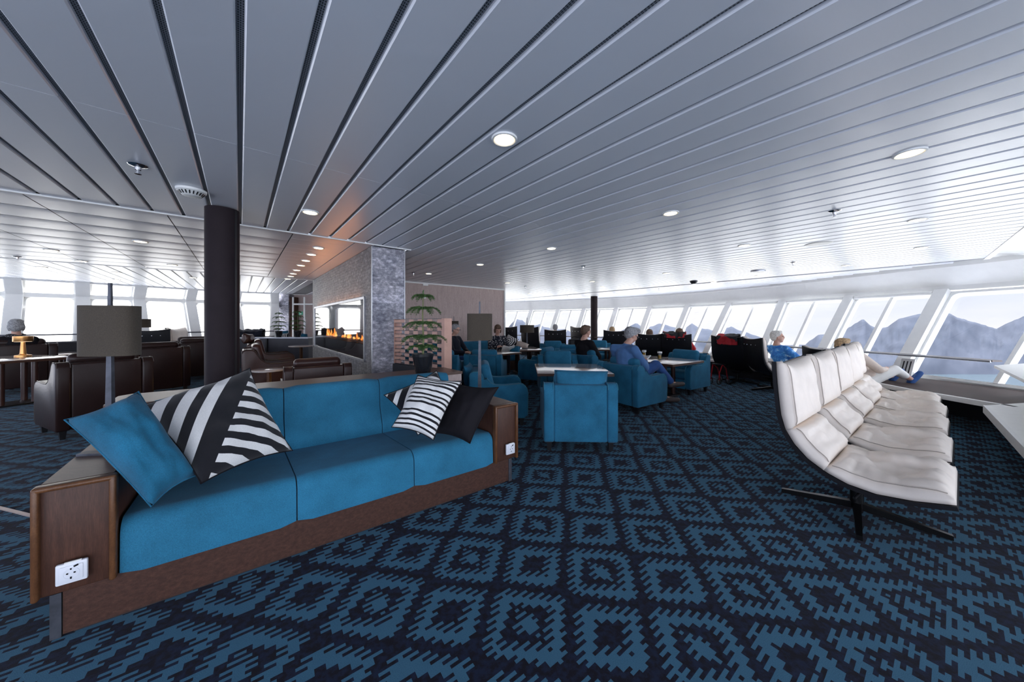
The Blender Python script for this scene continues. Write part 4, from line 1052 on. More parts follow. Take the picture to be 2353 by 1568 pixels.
# ================================================================== TABLES
def table(w, d, H, name='lounge_table', cat='table', top='top', legs=True):
    root = empty(name); root['category'] = cat
    b = MB(); b.rbox((0, 0, H-.0175), (w, d, .035), .006, 2); b.build('tabletop', M[top], root)
    b = MB(); c = .012
    for x0, y0, x1, y1 in ((-w/2, -d/2, w/2, -d/2), (w/2, -d/2, w/2, d/2), (w/2, d/2, -w/2, d/2), (-w/2, d/2, -w/2, -d/2)): b.bar((x0, y0, H-.022), (x1, y1, H-.022), .012, .036)
    b.build('edge_band', M['wood'], root, smooth=False)
    if legs:
        for sx in (-1, 1):
            for sy in (-1, 1):
                b = MB(); b.cyl((sx*.13, sy*.16, .02), .035, H-.055, 16); b.build('leg', M['leather2'], root)
        b = MB(); b.rbox((0, 0, .012), (.44, .5, .024), .008, 2); b.build('foot_plate', M['blackm'], root)
    return root
t1 = table(1.0, 1.02, .63); place(t1, (.86, 4.82, 0), ang(2), 'bare pale-topped table in front of the nearest armchair', 'pale lounge tables')
place(t1, (2.70, 5.93, 0), ang(-34), 'pale table with two beer glasses beside the reading man', 'pale lounge tables')
t2 = table(1.25, .85, .74, top='top'); place(t2, (-7.95, 5.2, 0), ang(12), 'large pale table at the far left with the small brass lamp on it', 'tall pale tables')
place(t2, (-9.75, 7.25, 0), ang(50), 'pale table beyond the brass lamp, near the bright windows', 'tall pale tables', .86)
t3 = table(1.1, .8, .63); place(t3, (-.45, 7.56, 0), ang(48), 'long pale table before the couple on the bench', 'long pale tables')
place(t3, (.30, 8.55, 0), ang(80), 'far pale table carrying the drum shade lamp', 'long pale tables')
place(t3, (2.65, 8.6, 0), ang(0), 'far pale table beyond the two seated men', 'long pale tables')
def round_table(r, H):
    root = empty('round_table'); root['category'] = 'table'
    b = MB(); b.lathe([(r-.012, 0), (r, .008), (r, .026), (r-.006, .03)], (0, 0, H-.03), 40); b.build('tabletop', M['top'], root)
    b = MB(); b.cyl((0, 0, .02), .032, H-.05, 16); b.build('column', M['edge'], root)
    b = MB(); b.lathe([(.17, 0), (.17, .012), (.03, .025)], n=32); b.build('base', M['blackm'], root); return root
rt = round_table(.235, .55); place(rt, (-3.93, 5.28, 0), 0, 'round table between the club chairs and the sofa counter', 'round pedestal tables')
p = at(692, 742, 8.8); place(rt, (p.x, p.y, 0), 0, 'round pedestal table standing before the far dark counter', 'round pedestal tables', 1.25)
p = at(1321, 742, 8.4); place(rt, (p.x, p.y, 0), 0, 'small round table under the black handbag', 'round pedestal tables', 1.2)
# far dark counter with pillows behind
fc = empty('low_counter', (0, 0, 0)); tag(fc, 'dark low counter with thin pale top beyond the club chairs', 'counter')
xa, xb = at(552, 742, 9.4).x, at(716, 742, 9.4).x
b = MB(); b.box(((xa+xb)/2, 9.4, DC-.015), (xb-xa, .36, .03)); b.build('worktop', M['steel'], fc, smooth=False)
b = MB(); b.box(((xa+xb)/2, 9.42, (DC-.03)/2), (xb-xa-.02, .30, DC-.03)); b.build('front_panel', M['darkpanel'], fc, smooth=False)
b = MB()
for px in (615,): b.box((at(px, 742, 9.3).x, 9.25, (DC-.03)/2), (.05, .03, DC-.03))
b.build('joint_post', M['black'], fc, smooth=False)
b = MB(); b.box((at(675, 742, 10.).x, 10.0, .36), (1.5, .5, .72)); o = b.build('bench_seat', M['blue'], smooth=False); tag(o, 'teal bench seat hidden behind the far dark counter', 'bench')
pillow('throw_pillow', [at(634, 782, 9.9), at(668, 783, 9.9), at(662, 760, 10.), at(636, 760, 10.)], .10, M['bluep'], 'far teal pillow in front of the distant slate pier', n=10)
pillow('throw_pillow', [at(644, 783, 9.75), at(664, 784, 9.75), at(664, 765, 9.8), at(650, 767, 9.8)], .08, M['vert'], 'far black and white pillow leaning on a teal one beyond the low counter', n=10)
pillow('throw_pillow', [at(688, 782, 9.9), at(708, 784, 9.9), at(706, 768, 10.), at(694, 766, 10.)], .10, M['bluep'], 'far teal pillow right of the distant pine', n=10)

# ================================================================== SHELL LOUNGE CHAIRS
SPROF = [(-.405, .985), (-.400, .94), (-.388, .86), (-.375, .78), (-.352, .65), (-.318, .55), (-.262, .465), (-.190, .395), (-.095, .335), (0, .298), (.12, .285), (.26, .305), (.405, .345)]
def prof_at(t_):    # position and inward normal along the shell profile, t in 0..1
    n = len(SPROF)-1; ls = [0]
    for a, c in zip(SPROF, SPROF[1:]): ls.append(ls[-1]+math.dist(a, c))
    d = t_*ls[-1]
    for i in range(n):
        if d <= ls[i+1]+1e-9:
            f_ = (d-ls[i])/(ls[i+1]-ls[i]); a, c = SPROF[i], SPROF[i+1]
            p = Vector((0, a[0]+(c[0]-a[0])*f_, a[1]+(c[1]-a[1])*f_))
            def tan(k): k0, k1 = max(k-1, 0), min(k+1, n); return Vector((0, SPROF[k1][0]-SPROF[k0][0], SPROF[k1][1]-SPROF[k0][1])).normalized()
            tt = tan(i).lerp(tan(i+1), f_).normalized(); return p, Vector((0, -tt.z, tt.y)), tt
    return p, Vector((0, 0, 1)), Vector((0, 1, 0))
SWD = .69
def shell_chair():
    root = empty('lounge_chair'); root['category'] = 'lounge chair'
    # shell
    b = MB(); nt_, nw = 30, 12; th = .022
    for side in (0, 1):
        for i in range(nt_+1):
            t_ = i/nt_; p, nr_, tg = prof_at(t_); back = max(0, 1-t_*1.9)
            for j in range(nw+1):
                x = 2*j/nw-1; hug = (abs(x)**2.5)*.055*back; up = .035*(x*x)*max(0, 1-t_*9)
                hw = SWD/2*(1-.10*max(0, t_-.8)/.2*0)
                q = p+nr_*hug+Vector((x*hw, 0, up))-tg*0
                b.v.append(q-nr_*(th if side else 0))
    m = (nt_+1)*(nw+1)
    for i in range(nt_):
        for j in range(nw):
            a = i*(nw+1)+j; q = [a, a+1, a+nw+2, a+nw+1]; b.f.append(q); b.f.append([k+m for k in q[::-1]])
    for i in range(nt_):
        for j in (0, nw): a = i*(nw+1)+j; b.f.append([a, a+nw+1, a+nw+1+m, a+m])
    for j in range(nw):
        for i in (0, nt_): a = i*(nw+1)+j; b.f.append([a, a+1, a+1+m, a+m])
    b.m = [0]*len(b.f); b.build('shell', M['shell'], root, sa=50)
    b = MB()
    for x in (-.2, -.07, .07, .2):
        p, nr_, _ = prof_at(.085); q = p-nr_*(th+.001)+Vector((x, 0, 0)); b.ell(q, (.010, .005, .010), 10, m=6)
    for x in (-.2, -.07, .07, .2):
        rb = MB(); p, nr_, _ = prof_at(.085); rb.ell(p-nr_*(th+.001)+nr_*(abs(x)/(SWD/2))**2.5*.05+Vector((x, 0, 0)), (.010, .005, .010), 10, m=6); rb.build('rivet', M['chrome'], root)
    # padded cushions following the shell
    def pad(t0, t1, th_, seed, wr=0.):
        b = MB(); ni, nj = 22, 18
        for side in (0, 1):
            for i in range(ni+1):
                u_ = i/ni
                for j in range(nj+1):
                    x = 2*j/nj-1; y = 2*u_-1
                    p, nr_, tg = prof_at(t0+(t1-t0)*u_); back = max(0, 1-(t0+(t1-t0)*u_)*1.9)
                    h = ((1-abs(x)**4)*(1-abs(y)**5))**.5
                    hug = (abs(x)**2.5)*.05*back
                    w = 0
                    if side == 0:
                        w = .010*noise.noise(Vector((x*2, y*2, seed)))
                        if wr: w += wr*(noise.noise(Vector((x*4.5, y*1.1+seed, 3)))-.3*abs(noise.noise(Vector((x*2, y*7+seed, 1)))))
                    q = p+nr_*(hug+.004+(th_*(.30+.70*h)+w*h if side == 0 else 0))+Vector((x*(SWD/2-.012), 0, .035*x*x*max(0, 1-(t0+(t1-t0)*u_)*9)))
                    b.v.append(q)
        m = (ni+1)*(nj+1)
        for i in range(ni):
            for j in range(nj):
                a = i*(nj+1)+j; q = [a, a+1, a+nj+2, a+nj+1]; b.f.append(q); b.f.append([k+m for k in q[::-1]])
        for i in range(ni):
            for j in (0, nj): a = i*(nj+1)+j; b.f.append([a, a+nj+1, a+nj+1+m, a+m])
        for j in range(nj):
            for i in (0, ni): a = i*(nj+1)+j; b.f.append([a, a+1, a+1+m, a+m])
        b.m = [0]*len(b.f); return b
    def seam(t0, t1, th_, nm):
        for sx in (-1, 1):
            s_ = MB(); pts = []
            for i in range(15):
                t_ = t0+(t1-t0)*(.03+.94*i/14); p, nr_, tg = prof_at(t_); back = max(0, 1-t_*1.9); x = sx*.93
                h = ((1-abs(x)**4)*(1-abs(2*i/14*.94+.06-1)**5))**.5
                pts.append(p+nr_*(.93**2.5*.05*back+.006+th_*(.30+.70*h))+Vector((x*(SWD/2-.012), 0, .03*max(0, 1-t_*9))))
            s_.tube(pts, .0028, 4); s_.build('piping', M['seam'], nm)
    for nm, t0, t1, th_, wr in (('head_cushion', -.012, .350, .125, .012), ('lumbar_cushion', .350, .585, .115, .014), ('seat_cushion', .585, 1.012, .10, .095)):
        o = pad(max(t0, 0), min(t1, 1), th_, t0*9, wr).build(nm, M['cream'], root, sa=180); seam(max(t0, 0), min(t1, 1), th_, o)
    # crease and mechanism
    b = MB(); b.rbox((0, .02, .262), (.22, .30, .035), .01, 2); b.box((0, -.06, .235), (.10, .10, .05)); b.build('mechanism', M['blackm'], root)
    b = MB(); b.rod((-.10, .14, .235), (.20, .14, .235), .018); b.rod((.05, .05, .22), (.24, .02, .19), .008); b.build('tilt_lever', M['black'], root)
    b = MB(); b.cyl((0, 0, .05), .034, .11, 20); b.cyl((0, 0, .14), .022, .12, 16); b.build('column', M['blackm'], root)
    for k in range(4):
        a = PI/2*k+math.radians(9); d = Vector((math.cos(a), math.sin(a), 0)); s_ = Vector((-d.y, d.x, 0)); b = MB()
        b.hexa([d*.02-s_*.02+Vector((0, 0, .04)), d*.395-s_*.014+Vector((0, 0, .006)), d*.395+s_*.014+Vector((0, 0, .006)), d*.02+s_*.02+Vector((0, 0, .04)),
                d*.02-s_*.02+Vector((0, 0, .085)), d*.395-s_*.014+Vector((0, 0, .034)), d*.395+s_*.014+Vector((0, 0, .034)), d*.02+s_*.02+Vector((0, 0, .085))])
        leg = b.build('leg', M['blackm'], root, smooth=False)
        b = MB(); b.cyl(d*.38, .010, .007, 10); b.build('glide', M['chrome'], leg)
    return root
sh_ = shell_chair()
GL = 'cream cushioned shell loungers in a row'
for k, (lab, dx, dy) in enumerate((('nearest cream shell lounger in the row, whole star base in view', 0, 0), ('second cream shell lounger from the front of the row', .69, .53), ('middle cream shell lounger of the row of five', 1.37, 1.06), ('fourth cream shell lounger, last but one from the mountain windows', 1.98, 1.53), ('farthest cream shell lounger of the row, beside the window bench', 2.53, 2.00))):
    place(sh_, (2.345+dx, 2.22+dy, 0), ang(144), lab, GL)
GK = 'black-backed shell loungers facing the windows'
def K(px, Z, phi, lab, s=1.):
    p = at(px, 742, Z); place(sh_, (p.x, p.y, 0), ang(phi), lab, GK, s); return Vector((p.x, p.y, 0))
KJ = K(1694, 7.10, 62, 'black-backed lounger with a red and black jacket, beside the wheeled walker')
KM = K(1776, 6.25, 100, 'black-backed lounger with the man in the blue patterned shirt')
K3 = K(1492, 8.9, 22, 'black-backed lounger just behind the two beer glasses')
K4 = K(1562, 8.45, 40, 'black-backed lounger with a black and red jacket over its top, red-sleeved sitter')
K5 = K(1413, 10.4, 14, 'black-backed lounger between the slim pillar and the reading man', 1.05)
K6 = K(1350, 11.2, 62, 'black-backed lounger half hidden by the slim pillar', 1.15)
K7 = K(1276, 11.3, 8, 'far black-backed lounger with a grey head showing above it', 1.05)
K8 = K(1238, 10.6, 50, 'far black-backed lounger turned sideways next to the drum shade lamp', 1.15)
K9 = K(1166, 12.0, 6, 'far black-backed lounger at the end of the wood wall', 1.15)
KB = K(1936, 4.95, 92, 'black-backed lounger with the blonde sitter behind the cream row', .91)
KL1 = K(352, 8.25, -35, 'black-backed lounger before the bright left windows, right of the near lamp', 1.12)
KL2 = K(447, 8.9, 70, 'black-backed lounger seen edge-on left of the thick pillar', 1.14)
KL3 = K(588, 10.0, -20, 'black-backed lounger with a navy jacket thrown over it beyond the low counter', 1.0)

# ---- garments draped over chair backs
def drape(root_loc, phi, w, front, rear, mat, label, name='jacket', seed=1, x0=0., s=1., lumps=.03, child=None):
    b = MB(); nu, nv = 26, 26
    base = Matrix.Translation(root_loc) @ Matrix.Rotation(ang(phi), 4, 'Z') @ Matrix.Scale(s, 4)
    for side in (0, 1):
        for i in range(nu+1):
            a = -front+(front+rear)*i/nu          # <0 on the cushion side, >0 down the back
            for j in range(nv+1):
                x = (2*j/nv-1)*w*(1-.10*noise.noise(Vector((i*.3, seed, 0))))*(1-.25*max(0, a)/max(rear, .01)*(.5+.5*math.sin(j*.8+seed)))
                if a < 0: y = -.405+.055+min(-a, .1)*.15; z = 1.0+.0+a*.96
                elif a < .07: y = -.405+.055-a*1.25; z = 1.005
                else: y = -.435-.0*(a-.07); z = 1.005-(a-.07)
                z += .035*(x/.32)**2
                if a > .07: y = -.432+.06*(a-.07)*1.1
                w_ = lumps*(noise.noise(Vector((x*7, a*7, seed)))+.5*noise.noise(Vector((x*17, a*15, seed+2))))+lumps*.6
                o = .022 if side else 0
                if a > .035: q = Vector((x+x0, y-.015-o-abs(w_), z+w_*.4))
                else: q = Vector((x+x0, y+w_*.4, z+.016+o+abs(w_)))
                if side == 1 and a > .035: q.y -= .0
                b.v.append(base @ q-Vector(root_loc))
    m = (nu+1)*(nv+1)
    for i in range(nu):
        for j in range(nv): a = i*(nv+1)+j; q = [a, a+1, a+nv+2, a+nv+1]; b.f.append(q); b.f.append([k+m for k in q[::-1]])
    for i in range(nu):
        for j in (0, nv): a = i*(nv+1)+j; b.f.append([a, a+nv+1, a+nv+1+m, a+m])
    for j in range(nv):
        for i in (0, nu): a = i*(nv+1)+j; b.f.append([a, a+1, a+1+m, a+m])
    b.m = [0]*len(b.f); o = b.build(name, mat, loc=Vector(root_loc), sa=180); tag(o, label, 'jacket'); return o
drape(KJ, 62, .21, .05, .25, M['jacket'], 'red and black jacket hanging over the lounger beside the wheeled walker', seed=3, x0=.03)
drape(K4, 40, .26, .08, .17, M['jacket'], 'black jacket with red trim bundled on top of the lounger by the red-sleeved sitter', seed=8, lumps=.05, x0=-.04)
drape(KL3, -20, .34, .16, .42, M['navy'], 'navy jacket thrown over a lounger beyond the low dark counter', seed=5, lumps=.06, s=1.02)

# ================================================================== PEOPLE
def rotv(v, phi): c, s_ = math.cos(ang(phi)), math.sin(ang(phi)); return Vector((v[0]*c-v[1]*s_, v[0]*s_+v[1]*c, v[2]))
def remesh(o, vox, smooth=3):
    m = o.modifiers.new('Remesh', 'REMESH'); m.mode = 'VOXEL'; m.voxel_size = vox; m.use_smooth_shade = True
    if smooth: k = o.modifiers.new('Smooth', 'SMOOTH'); k.iterations = smooth; k.factor = .5
def person(loc, phi, J, label, hair, top, legs, shoe, sleeve=1., glasses=False, hairstyle='short', headphi=0, pitch=0, vox=.011, child_cut=1., scarf=None, beard=False):
    """J: joints in local metres (x right, y forward, z up) : pelvis chest neck head, shL elL haL kneeL ankL, shR ..."""
    V = {k: Vector(v) for k, v in J.items()}
    b = MB()
    b.cap(V['pelvis'], V['chest'], .125, .135); b.cap(V['chest'], V['neck'], .12, .06); b.cap(V['neck'], V['head']+Vector((0, -.01, -.05)), .052, .05)
    HM = Matrix.Translation(V['head']) @ Matrix.Rotation(ang(headphi), 4, 'Z') @ Matrix.Rotation(math.radians(pitch), 4, 'X')
    b.ell((0, -.008, .025), (.074, .094, .098), 20, HM if False else None) if False else None
    def HE(c, d, n=14): b.lathe([(max(math.sin(PI*k/10), .001), -math.cos(PI*k/10)) for k in range(11)], (0, 0, 0), n, HM @ Matrix.Translation(Vector(c)) @ Matrix.Diagonal((*d, 1)))
    HE((0, -.010, .030), (.076, .096, .092), 20); HE((0, .018, -.030), (.060, .070, .078), 18); HE((0, .050, -.078), (.030, .030, .026)); HE((0, .092, -.012), (.013, .020, .022)); HE((0, .086, .012), (.010, .016, .026))
    HE((-.076, .0, -.005), (.010, .020, .030)); HE((.076, .0, -.005), (.010, .020, .030)); HE((0, .084, -.050), (.026, .010, .012)); HE((-.030, .078, .032), (.022, .010, .008)); HE((.030, .078, .032), (.022, .010, .008))
    for S_ in 'LR':
        if 'el'+S_ in V:
            b.cap(V['chest'].lerp(V['neck'], .55), V['sh'+S_], .07, .055); b.cap(V['sh'+S_], V['el'+S_], .050, .038); b.cap(V['el'+S_], V['ha'+S_], .038, .026)
            h = V['ha'+S_]; d = (h-V['el'+S_]).normalized(); sd = d.cross(Vector((0, 0, 1))).normalized(); upv = sd.cross(d)
            palm = h+d*.055; b.cap(h, palm, .025, .030)
            b.cap(h+sd*.012, palm+sd*.022, .020, .016); b.cap(h-sd*.012, palm-sd*.022, .020, .016)
            for q, (off, ln) in enumerate(((-.031, .058), (-.011, .070), (.010, .066), (.030, .050))):
                r0 = palm+sd*off+d*.012; m1 = r0+d*ln*.5-upv*.006; m2 = m1+d*ln*.38-upv*.022
                b.cap(r0, m1, .0095, .0088, 8); b.cap(m1, m2, .0088, .0075, 8)
            tside = -1 if S_ == 'L' else 1; r0 = h+sd*(-tside)*.02+d*.02; m1 = r0+d*.030-sd*tside*.022-upv*.004; b.cap(r0, m1, .012, .010, 8); b.cap(m1, m1+d*.028-upv*.010, .010, .008, 8)
        if 'knee'+S_ in V:
            hip = V['pelvis']+Vector(((-.09 if S_ == 'L' else .09), .02, -.02)); b.cap(hip, V['knee'+S_], .080, .052); b.cap(V['knee'+S_], V['ank'+S_], .050, .034)
            f_ = V.get('toe'+S_, V['ank'+S_]+Vector((0, .16, -.05))); b.cap(V['ank'+S_]+Vector((0, 0, -.02)), f_, .034, .026)
    body = b.build('person', M['skin'], None, recalc=True, loc=loc); remesh(body, vox, 2)
    body.rotation_euler = (0, 0, ang(phi)); tag(body, label, 'person')
    # eyes
    for x in (-.029, .029):
        e_ = MB(); e_.lathe([(max(math.sin(PI*k/8), .001), -math.cos(PI*k/8)) for k in range(9)], (0, 0, 0), 10, HM @ Matrix.Translation((x, .080, .015)) @ Matrix.Diagonal((.011, .007, .007, 1))); e_.build('eye', M['black'], body)
    # hair
    hb = MB()
    def HH(c, d, n=20): hb.lathe([(max(math.sin(PI*k/12), .001), -math.cos(PI*k/12)) for k in range(13)], (0, 0, 0), n, HM @ Matrix.Translation(Vector(c)) @ Matrix.Diagonal((*d, 1)))
    HH((0, -.022, .050), (.086, .098, .086)); HH((0, -.052, .005), (.078, .064, .082)); HH((0, .03, .095), (.062, .05, .035))
    HH((-.070, -.02, .02), (.016, .04, .045)); HH((.070, -.02, .02), (.016, .04, .045))
    if hairstyle == 'bob': HH((0, -.045, -.02), (.088, .068, .085)); HH((-.072, .0, -.02), (.022, .055, .07)); HH((.072, .0, -.02), (.022, .055, .07)); HH((.01, .055, .085), (.07, .045, .035))
    if hairstyle == 'wave': HH((.02, .035, .105), (.065, .06, .038)); HH((0, -.05, .04), (.09, .085, .09))
    if beard: HH((0, .060, -.070), (.045, .035, .035))
    rnd = random.Random(len(label))
    hb.v = [v+Vector((noise.noise(v*28), noise.noise(v*28+Vector((5, 0, 0))), noise.noise(v*28+Vector((0, 5, 0)))))*.008 for v in hb.v]
    ho = hb.build('hair', M[hair], body); remesh(ho, .007, 1)
    if glasses:
        g = MB()
        for x in (-.032, .032):
            g.tube([HM @ Vector((x+.022*math.cos(a), .100, .012+.016*math.sin(a))) for a in [2*PI*k/14 for k in range(14)]], .0022, 5, True)
            g.bar(HM @ Vector((math.copysign(.054, x), .100, .018)), HM @ Vector((math.copysign(.080, x), -.01, .012)), .004, .007)
        g.bar(HM @ Vector((-.010, .102, .016)), HM @ Vector((.010, .102, .016)), .003, .004); g.build('glasses', M['black'], body)
    # top
    t_ = MB(); t_.cap(V['pelvis']+Vector((0, 0, -.03)), V['chest'], .150, .155); t_.cap(V['chest'], V['neck']+(V['chest']-V['neck'])*.35, .145, .085)
    t_.ell(V['chest']+Vector((0, 0, .02)), (.185, .125, .14)) ; t_.ell(V['pelvis']+Vector((0, .03, .08)), (.165, .15, .13))
    for S_ in 'LR':
        if 'el'+S_ in V:
            t_.cap(V['chest'].lerp(V['neck'], .5), V['sh'+S_], .085, .070); t_.cap(V['sh'+S_], V['el'+S_], .068, .054) if sleeve > .4 else t_.cap(V['sh'+S_], V['sh'+S_].lerp(V['el'+S_], .85), .070, .062)
            if sleeve > .9: t_.cap(V['el'+S_], V['el'+S_].lerp(V['ha'+S_], .93), .054, .038)
            elif sleeve > .4: t_.cap(V['el'+S_], V['el'+S_].lerp(V['ha'+S_], .3), .054, .048)
    t_.v = [v+Vector((noise.noise(v*11), noise.noise(v*11+Vector((7, 0, 0))), noise.noise(v*11+Vector((0, 7, 0)))))*.014 for v in t_.v]
    to = t_.build('shirt', M[top], body); remesh(to, .012, 2)
    cl = MB(); cl.tube([V['neck']+(V['chest']-V['neck'])*.12+Vector((.068*math.cos(a), .062*math.sin(a), .012*math.sin(a+.6))) for a in [2*PI*k/16 for k in range(16)]], .015, 8, True); cl.build('collar', M[top], body)
    if scarf:
        s_ = MB(); s_.tube([V['neck']+Vector((.085*math.cos(a), .075*math.sin(a), -.03+.02*math.sin(a*2))) for a in [2*PI*k/16 for k in range(16)]], .032, 8, True); s_.build('scarf', M[scarf], body)
    if 'kneeL' in V:
        l_ = MB()
        for S_ in 'LR':
            sx = -.09 if S_ == 'L' else .09; hip = V['pelvis']+Vector((sx, .0, -.02)); l_.cap(hip, V['knee'+S_], .100, .074); l_.cap(V['knee'+S_], V['knee'+S_].lerp(V['ank'+S_], .93*child_cut), .073, .056)
        l_.ell(V['pelvis']+Vector((0, 0, -.03)), (.165, .14, .11))
        l_.v = [v+Vector((noise.noise(v*12), noise.noise(v*12+Vector((7, 0, 0))), noise.noise(v*12+Vector((0, 7, 0)))))*.011 for v in l_.v]
        lo = l_.build('trousers', M[legs], body); remesh(lo, .012, 2)
        for S_ in 'LR':
            f_ = V.get('toe'+S_, V['ank'+S_]+Vector((0, .16, -.05))); a = V['ank'+S_]+Vector((0, -.02, -.045)); d = (f_-a)
            s_ = MB(); s_.cap(a, a+d*.5, .040, .043); s_.cap(a+d*.45, f_, .044, .038); s_.cap(V['ank'+S_], a, .040, .042)
            so = s_.build('shoe', M[shoe], body); remesh(so, .009, 2)
            k = MB(); up = Vector((0, 0, 1)); nrm = (up-d.normalized()*d.normalized().dot(up)).normalized()
            for q in (.35, .5, .65): c_ = a+d*q+nrm*.040; k.bar(c_+Vector((-.02, 0, 0)), c_+Vector((.02, 0, 0)), .006, .004)
            k.build('laces', M['seam'], so, smooth=False)
    return body
def seated(lean=0., hz=.47, kn=.46, spread=.12, arms='lap', hd=0.):
    J = dict(pelvis=(0, -.10, hz), chest=(0, -.17-lean*.5, hz+.34), neck=(0, -.18-lean, hz+.53), head=(0, -.15-lean+hd, hz+.68))
    for S_, sx in (('L', -1), ('R', 1)):
        J['sh'+S_] = (sx*.185, -.17-lean*.85, hz+.46); J['knee'+S_] = (sx*spread, .36, kn+.03); J['ank'+S_] = (sx*spread, .40, .09); J['toe'+S_] = (sx*(spread+.02), .55, .045)
        if arms == 'lap': J['el'+S_] = (sx*.25, .0-lean*.3, hz+.19); J['ha'+S_] = (sx*.07, .20, hz+.17)
        elif arms == 'book': J['el'+S_] = (sx*.24, .02, hz+.20); J['ha'+S_] = (sx*.09, .25, hz+.28)
        elif arms == 'rest': J['el'+S_] = (sx*.27, -.05, hz+.2); J['ha'+S_] = (sx*.24, .20, hz+.17)
    return J
# reading man, one ankle over the other knee
J = seated(.02, .44, .46, .10, 'lap', .10); J['haL'] = (-.07, .24, .68); J['haR'] = (.08, .24, .70); J['head'] = (0, .0, 1.10); J['neck'] = (0, -.10, .97); J['chest'] = (0, -.13, .80)
J['kneeR'] = (.17, .38, .64); J['ankR'] = (.21, .74, .33); J['toeR'] = (.28, .96, .29); J['kneeL'] = (-.03, .42, .50); J['ankL'] = (.16, .64, .10); J['toeL'] = (.27, .83, .045)
person((1.86, 5.08, 0), 56, J, 'grey-haired man in a blue shirt and jeans reading with his legs crossed', 'grey_hair', 'shirtb', 'denim', 'shoe', 1., True, 'wave', 24, -26)
J = seated(-.02, .44, .46, .12, 'lap', .03)
person((1.56, 6.55, 0), 60, J, 'brown-haired person in a black sweater seated beyond the reading man', 'brown_hair', 'blackf', 'blackf', 'black', 1., False, 'short', 12, -8)
# couple on the bench at the wood wall
bn = empty('wall_bench', (-1.15, 8.35, 0), math.radians(41)); tag(bn, 'teal upholstered bench along the grey-brown wood wall', 'bench')
b = MB(); b.rbox((0, 0, .34), (3.0, .62, .18), .05, 3); b.build('seat', M['blue'], bn)
b = MB(); b.rbox((0, .32, .60), (3.0, .14, .40), .05, 3); b.build('backrest', M['blue'], bn)
b = MB(); b.box((0, .02, .125), (2.96, .56, .25)); b.build('base', M['wood'], bn, smooth=False)
J = seated(.0, .46, .46, .12, 'lap', .04)
p = at(1056, 742, 7.55); person((p.x, p.y, 0), 118, J, 'man in glasses and dark cardigan sitting on the wall bench', 'grey_hair', 'navy', 'denim', 'black', 1., True, 'short', 0, -14)
J = seated(.05, .44, .46, .12, 'book', .05)
p = at(1147, 742, 8.15); person((p.x, p.y, 0), 165, J, 'woman in a polka dot blouse reading a book on the wall bench', 'brown_hair', 'polka', 'navy', 'black', 1., False, 'bob', -6, -24)
# reclining man in patterned shirt
J = dict(pelvis=(0, -.02, .42), chest=(0, -.20, .70), neck=(0, -.27, .87), head=(0, -.25, 1.02), kneeL=(-.12, .42, .52), kneeR=(.10, .44, .54), ankL=(-.1, .72, .25), ankR=(.1, .74, .25), toeL=(-.1, .86, .34), toeR=(.1, .88, .34), shL=(-.185, -.24, .80), shR=(.185, -.24, .80), elL=(-.25, -.02, .58), elR=(.25, -.02, .58), haL=(-.12, .20, .60), haR=(.12, .20, .60))
p = at(1818, 742, 6.3); person((p.x-.02, p.y, 0), 88, J, 'white-haired man in a blue patterned shirt reclining in a lounger', 'white_hair', 'hawaii', 'denim', 'shoe', .3, False, 'short', 42, 4)
# blonde sitter stretching the legs to the bench
J = dict(pelvis=(0, -.05, .42), chest=(0, -.22, .70), neck=(0, -.29, .84), head=(0, -.30, .93), kneeL=(-.12, .34, .50), kneeR=(.10, .36, .58), ankL=(-.1, .56, .44), ankR=(.1, .61, .43), toeL=(-.1, .68, .54), toeR=(.1, .73, .53), shL=(-.185, -.24, .80), shR=(.185, -.24, .80), elL=(-.25, -.02, .60), elR=(.25, -.02, .60), haL=(-.12, .20, .60), haR=(.12, .20, .60))
p = at(1984, 742, 5.1); person((p.x, p.y, 0), 92, J, 'blonde sitter behind the cream row, legs stretched to the window bench', 'blonde', 'creamc', 'paper', 'denim', 1., False, 'short', 0, 0, child_cut=.6)
# red-sleeved sitter, readers and far heads
def far_sitter(P, phi, label, hair, top, up=0., dx=0.):
    J = dict(pelvis=(dx, -.02, .42+up), chest=(dx, -.20, .68+up), neck=(dx, -.27, .84+up), head=(dx, -.27, .98+up), kneeL=(-.12+dx, .42, .52), kneeR=(.10+dx, .44, .54), ankL=(-.1+dx, .66, .16), ankR=(.1+dx, .68, .16), shL=(-.185+dx, -.24, .78+up), shR=(.185+dx, -.24, .78+up), elL=(-.27+dx, -.02, .60+up), elR=(.27+dx, -.02, .60+up), haL=(-.14+dx, .20, .60), haR=(.14+dx, .20, .60))
    return person(P, phi, J, label, hair, top, 'navy', 'black', 1., False, 'short', 0, 0, vox=.014)
far_sitter(K4, 40, 'sitter in red behind the lounger with the bundled jacket', 'brown_hair', 'red', .05, .06)
far_sitter(K3, 22, 'sitter in dark trousers reclining behind the lounger by the beer glasses', 'brown_hair', 'navy', .02)
far_sitter(K7, 8, 'far grey-haired sitter whose head shows above a lounger', 'grey_hair', 'creamc', .14, .0)
far_sitter(K5, 14, 'far sitter with fair hair behind the lounger left of the reading man', 'blonde', 'blackf', .07, -.1)
p = at(1385, 742, 9.9); far_sitter(Vector((p.x, p.y, 0)), 30, 'far grey-haired sitter right of the slim pillar, facing the mountains', 'grey_hair', 'creamc', .10) if False else None
# woman at the left windows
J = seated(.03, .52, .48, .12, 'rest', -.02); J['head'] = (0, -.20, 1.24); J['neck'] = (0, -.2, 1.08); J['chest'] = (0, -.16, .90)
person((-9.3, 6.15, 0), -50, J, 'grey-haired woman with a speckled scarf gazing at the left windows', 'grey_hair', 'blackf', 'blackf', 'black', 1., False, 'bob', 0, 0, scarf='scarf')

